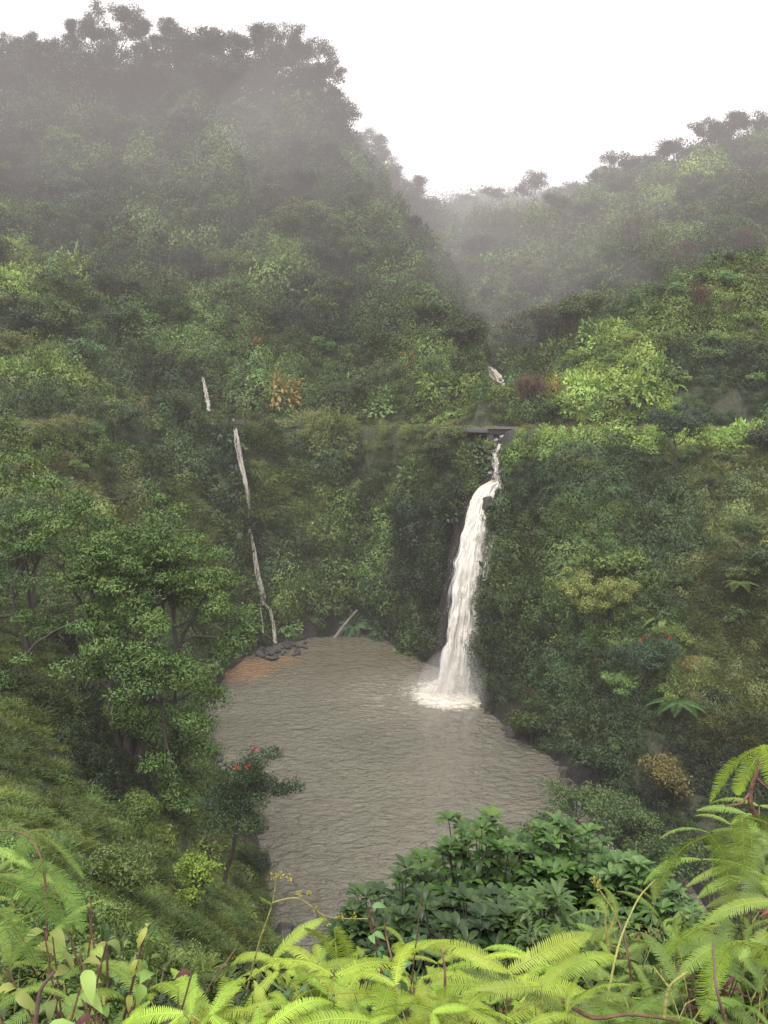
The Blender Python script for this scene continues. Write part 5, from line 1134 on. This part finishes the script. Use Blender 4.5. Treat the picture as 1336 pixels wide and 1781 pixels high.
# ---- glossy dark shrub below the lookout
def whorl_shrub(seed, W, H, stems, label, color, leafl=.13, leafw=.055, per=9, bright=.0):
    rg = np.random.default_rng(seed); root = empty('glossy_shrub', label=label, cat='shrub'); wd = MB(); lf = MB()
    for s in range(stems):
        a = rg.random()*6.283; r_ = math.sqrt(rg.random())*W*.5; hx = H*(1-.55*(r_/(W*.5))**2)*rg.uniform(.8, 1.05)
        e = np.array([math.cos(a)*r_, math.sin(a)*r_, hx]); b0 = e*[.25, .25, 0]; m_ = (b0*.45+e*.55)*[1.05, 1.05, .9]
        t = np.linspace(0, 1, 7)[:, None]; c = (1-t)**2*b0+2*t*(1-t)*m_+t*t*e; wd.tube(c, np.linspace(.014, .004, 7), 4)
        for q in range(5):
            base = c[-1] if q == 0 else c[max(1, 6-q)]+rg.normal(size=3)*[.09, .09, .05]; n = per+rg.integers(-2, 3)
            aa = np.arange(n)*6.283/n+rg.random(); upv = rg.uniform(.1, .9, n) if q == 0 else rg.uniform(-.7, .5, n)
            ax = unit(np.c_[np.cos(aa), np.sin(aa), upv]); L_ = leafl*rg.uniform(.7, 1.15, n); nr = np.array([0, 0, 1.0])-ax*ax[:, 2:]; S = unit(np.cross(ax, nr)); Nn = np.cross(S, ax)
            P = base+ax*.012; V = []
            for f, wf, dz in ((0, .08, 0), (.3, .8, .05), (.62, 1.0, .03), (.88, .55, -.06), (1.0, .05, -.14)):
                mid = P+ax*(L_*f)[:, None]+Nn*(L_*dz)[:, None]; V += [mid-S*(leafw*.5*wf)+Nn*leafw*.14*wf, mid, mid+S*(leafw*.5*wf)+Nn*leafw*.14*wf]
            V = np.stack(V, 1).reshape(-1, 3); i = np.arange(n)[:, None]*15; F = np.concatenate([np.c_[i+3*k+j, i+3*k+j+1, i+3*k+j+4, i+3*k+j+3] for k in range(4) for j in range(2)])
            lv = np.tile(np.clip(rg.random(n)*.7+(.3 if q == 0 else 0)*rg.random(), 0, 1), 8); lf.add(V, F, lv)
    link('stems', wd.mesh('stems', [M['bark']]), None, root); o = link('leaves', lf.mesh('leaves', [M['leaf_gloss']], True), None, root); o.color = root.color = color; return root
def settle(root, px, pt, D, H, rz=0):
    X, Y, Z = at(px, pt, D); root.location = (X, Y, Z-H); root.rotation_euler = (0, 0, rz)
    x = X; y = Y; gap = Z-H-float(hgt(x, y)); print('SHRUB gap', root.name, round(gap, 2))
settle(whorl_shrub(901, 1.9, 1.7, 95, 'large dark shrub of glossy oval leaves below the lookout, centre of its clump', (.040, .078, .016, 1)), 850, 1425, 7.0, 1.7)
settle(whorl_shrub(902, 1.5, 1.4, 75, 'dark glossy shrub at the left end of the clump, low over the water', (.026, .050, .014, 1)), 700, 1530, 6.6, 1.4)
settle(whorl_shrub(903, 1.7, 1.6, 85, 'glossy shrub with paler young leaves at the right end of the clump', (.050, .095, .022, 1)), 985, 1445, 7.0, 1.6)
settle(whorl_shrub(904, 1.4, 1.1, 60, 'low dark part of the glossy clump just behind the bright ferns', (.022, .042, .012, 1)), 800, 1560, 5.6, 1.1)
settle(whorl_shrub(905, 1.4, 1.2, 60, 'drooping long-leaved shrub between the glossy clump and the right-hand ferns', (.045, .080, .020, 1), .15, .035), 960, 1560, 5.6, 1.2)
settle(whorl_shrub(906, 1.0, .9, 40, 'small leafy shrub in front of the white water at lower right', (.06, .11, .03, 1), .11, .045), 1120, 1500, 6.5, .9)
# weeds with broad leaves at the lower left
def weed(label, px, py, D, n, ll, lw, color, cat='weed', h=.35, name='weed', mat='leaf'):
    rg = np.random.default_rng(int(px*3+py)); root = empty(name, at(px, py, D), label=label, cat=cat); st = MB(); lf = MB()
    for s in range(4):
        a = rg.random()*6.28; e = np.array([math.cos(a)*.12, math.sin(a)*.12, rg.uniform(-.02, .08)]); c = np.linspace(0, 1, 8)[:, None]*e+np.c_[np.zeros((8, 2)), -h*(1-np.linspace(0, 1, 8))]
        st.tube(c, np.linspace(.004, .002, 8), 4); k = n//4; P = c[rg.integers(2, 8, k)]; aa = rg.random(k)*6.28
        blade5(lf, P, np.c_[np.cos(aa), np.sin(aa), rg.uniform(-.6, .4, k)], np.array([0, -.35, 1.])+rg.normal(size=(k, 3))*.3, ll*.5*rg.uniform(.6, 1.2, k), lw*.55, rg, rg.random(k), 1.8)
    link('stems', st.mesh('stems', [M['stem_brown']], True), None, root); o = link('leaves', lf.mesh('leaves', [M[mat]]), None, root); o.color = root.color = color
weed('yellow drooping leaves on a twig standing over the grass slope at the left', 187, 1625, 1.9, 12, .08, .03, (.17, .20, .04, 1))
weed('broad olive leaves hanging at the lower left, under the pale fronds', 110, 1665, 1.8, 16, .13, .05, (.16, .19, .05, 1))
weed('broad light green leaves in the lower left corner', 40, 1740, 1.5, 18, .12, .055, (.16, .25, .06, 1))
weed('dark reddish withered leaves at the bottom left', 235, 1755, 1.6, 16, .08, .03, (.06, .02, .018, 1))
weed('green weed leaves at the bottom left beside withered ones', 165, 1735, 1.7, 18, .11, .05, (.14, .22, .045, 1))
weed('withered brown fern leaves hanging in the gap at the lower right', 1235, 1660, 2.2, 26, .10, .02, (.07, .03, .02, 1))
weed('reddish-brown withered fern tuft at the right edge', 1315, 1565, 2.1, 40, .09, .012, (.16, .06, .04, 1), h=.2)
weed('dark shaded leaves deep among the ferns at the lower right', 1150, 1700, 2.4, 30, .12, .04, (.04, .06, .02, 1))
weed('weed with jagged green leaves on a thick stalk at the bottom centre', 700, 1610, 2.6, 14, .12, .045, (.09, .18, .06, 1), h=.5)
weed('small green weed leaves below the ferns left of centre', 560, 1760, 2.4, 30, .06, .04, (.07, .13, .04, 1))
weed('reddish withered leaf tuft at the bottom left of centre', 300, 1765, 1.9, 20, .07, .02, (.10, .03, .025, 1))
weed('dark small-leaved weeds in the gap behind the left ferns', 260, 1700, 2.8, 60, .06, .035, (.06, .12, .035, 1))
# low dark growth covering the lookout's own ground under the ferns
def lookout_cover():
    rg = np.random.default_rng(42); n = 5200; x = rg.uniform(-8.5, 8.5, n); y = rg.uniform(1.0, 7.5, n); z = hgt(x, y); s = rg.uniform(.14, .30, n)
    px, py, d = pix(np.c_[x, y, z+s]); k = (px > -1600) & (px < 3000) & (y < 7.5); x, y, z, s = x[k], y[k], z[k], s[k]; m = len(x)
    idx = rg.choice([0, 2, 4, 6, 8, 9], m); base = np.array([(.04, .06, .02), (.07, .11, .03), (.10, .07, .03), (.12, .17, .04)])[rg.choice(4, m, p=[.4, .35, .1, .15])]
    scatter('undergrowth', np.c_[x, y, z], idx, np.c_[rg.normal(size=(m, 2))*.3, rg.random(m)*6.28], np.c_[s, s, s*1.5], base*rg.uniform(.6, 1.3, m)[:, None], 'dark tangled growth on the ground under the foreground ferns')
lookout_cover()
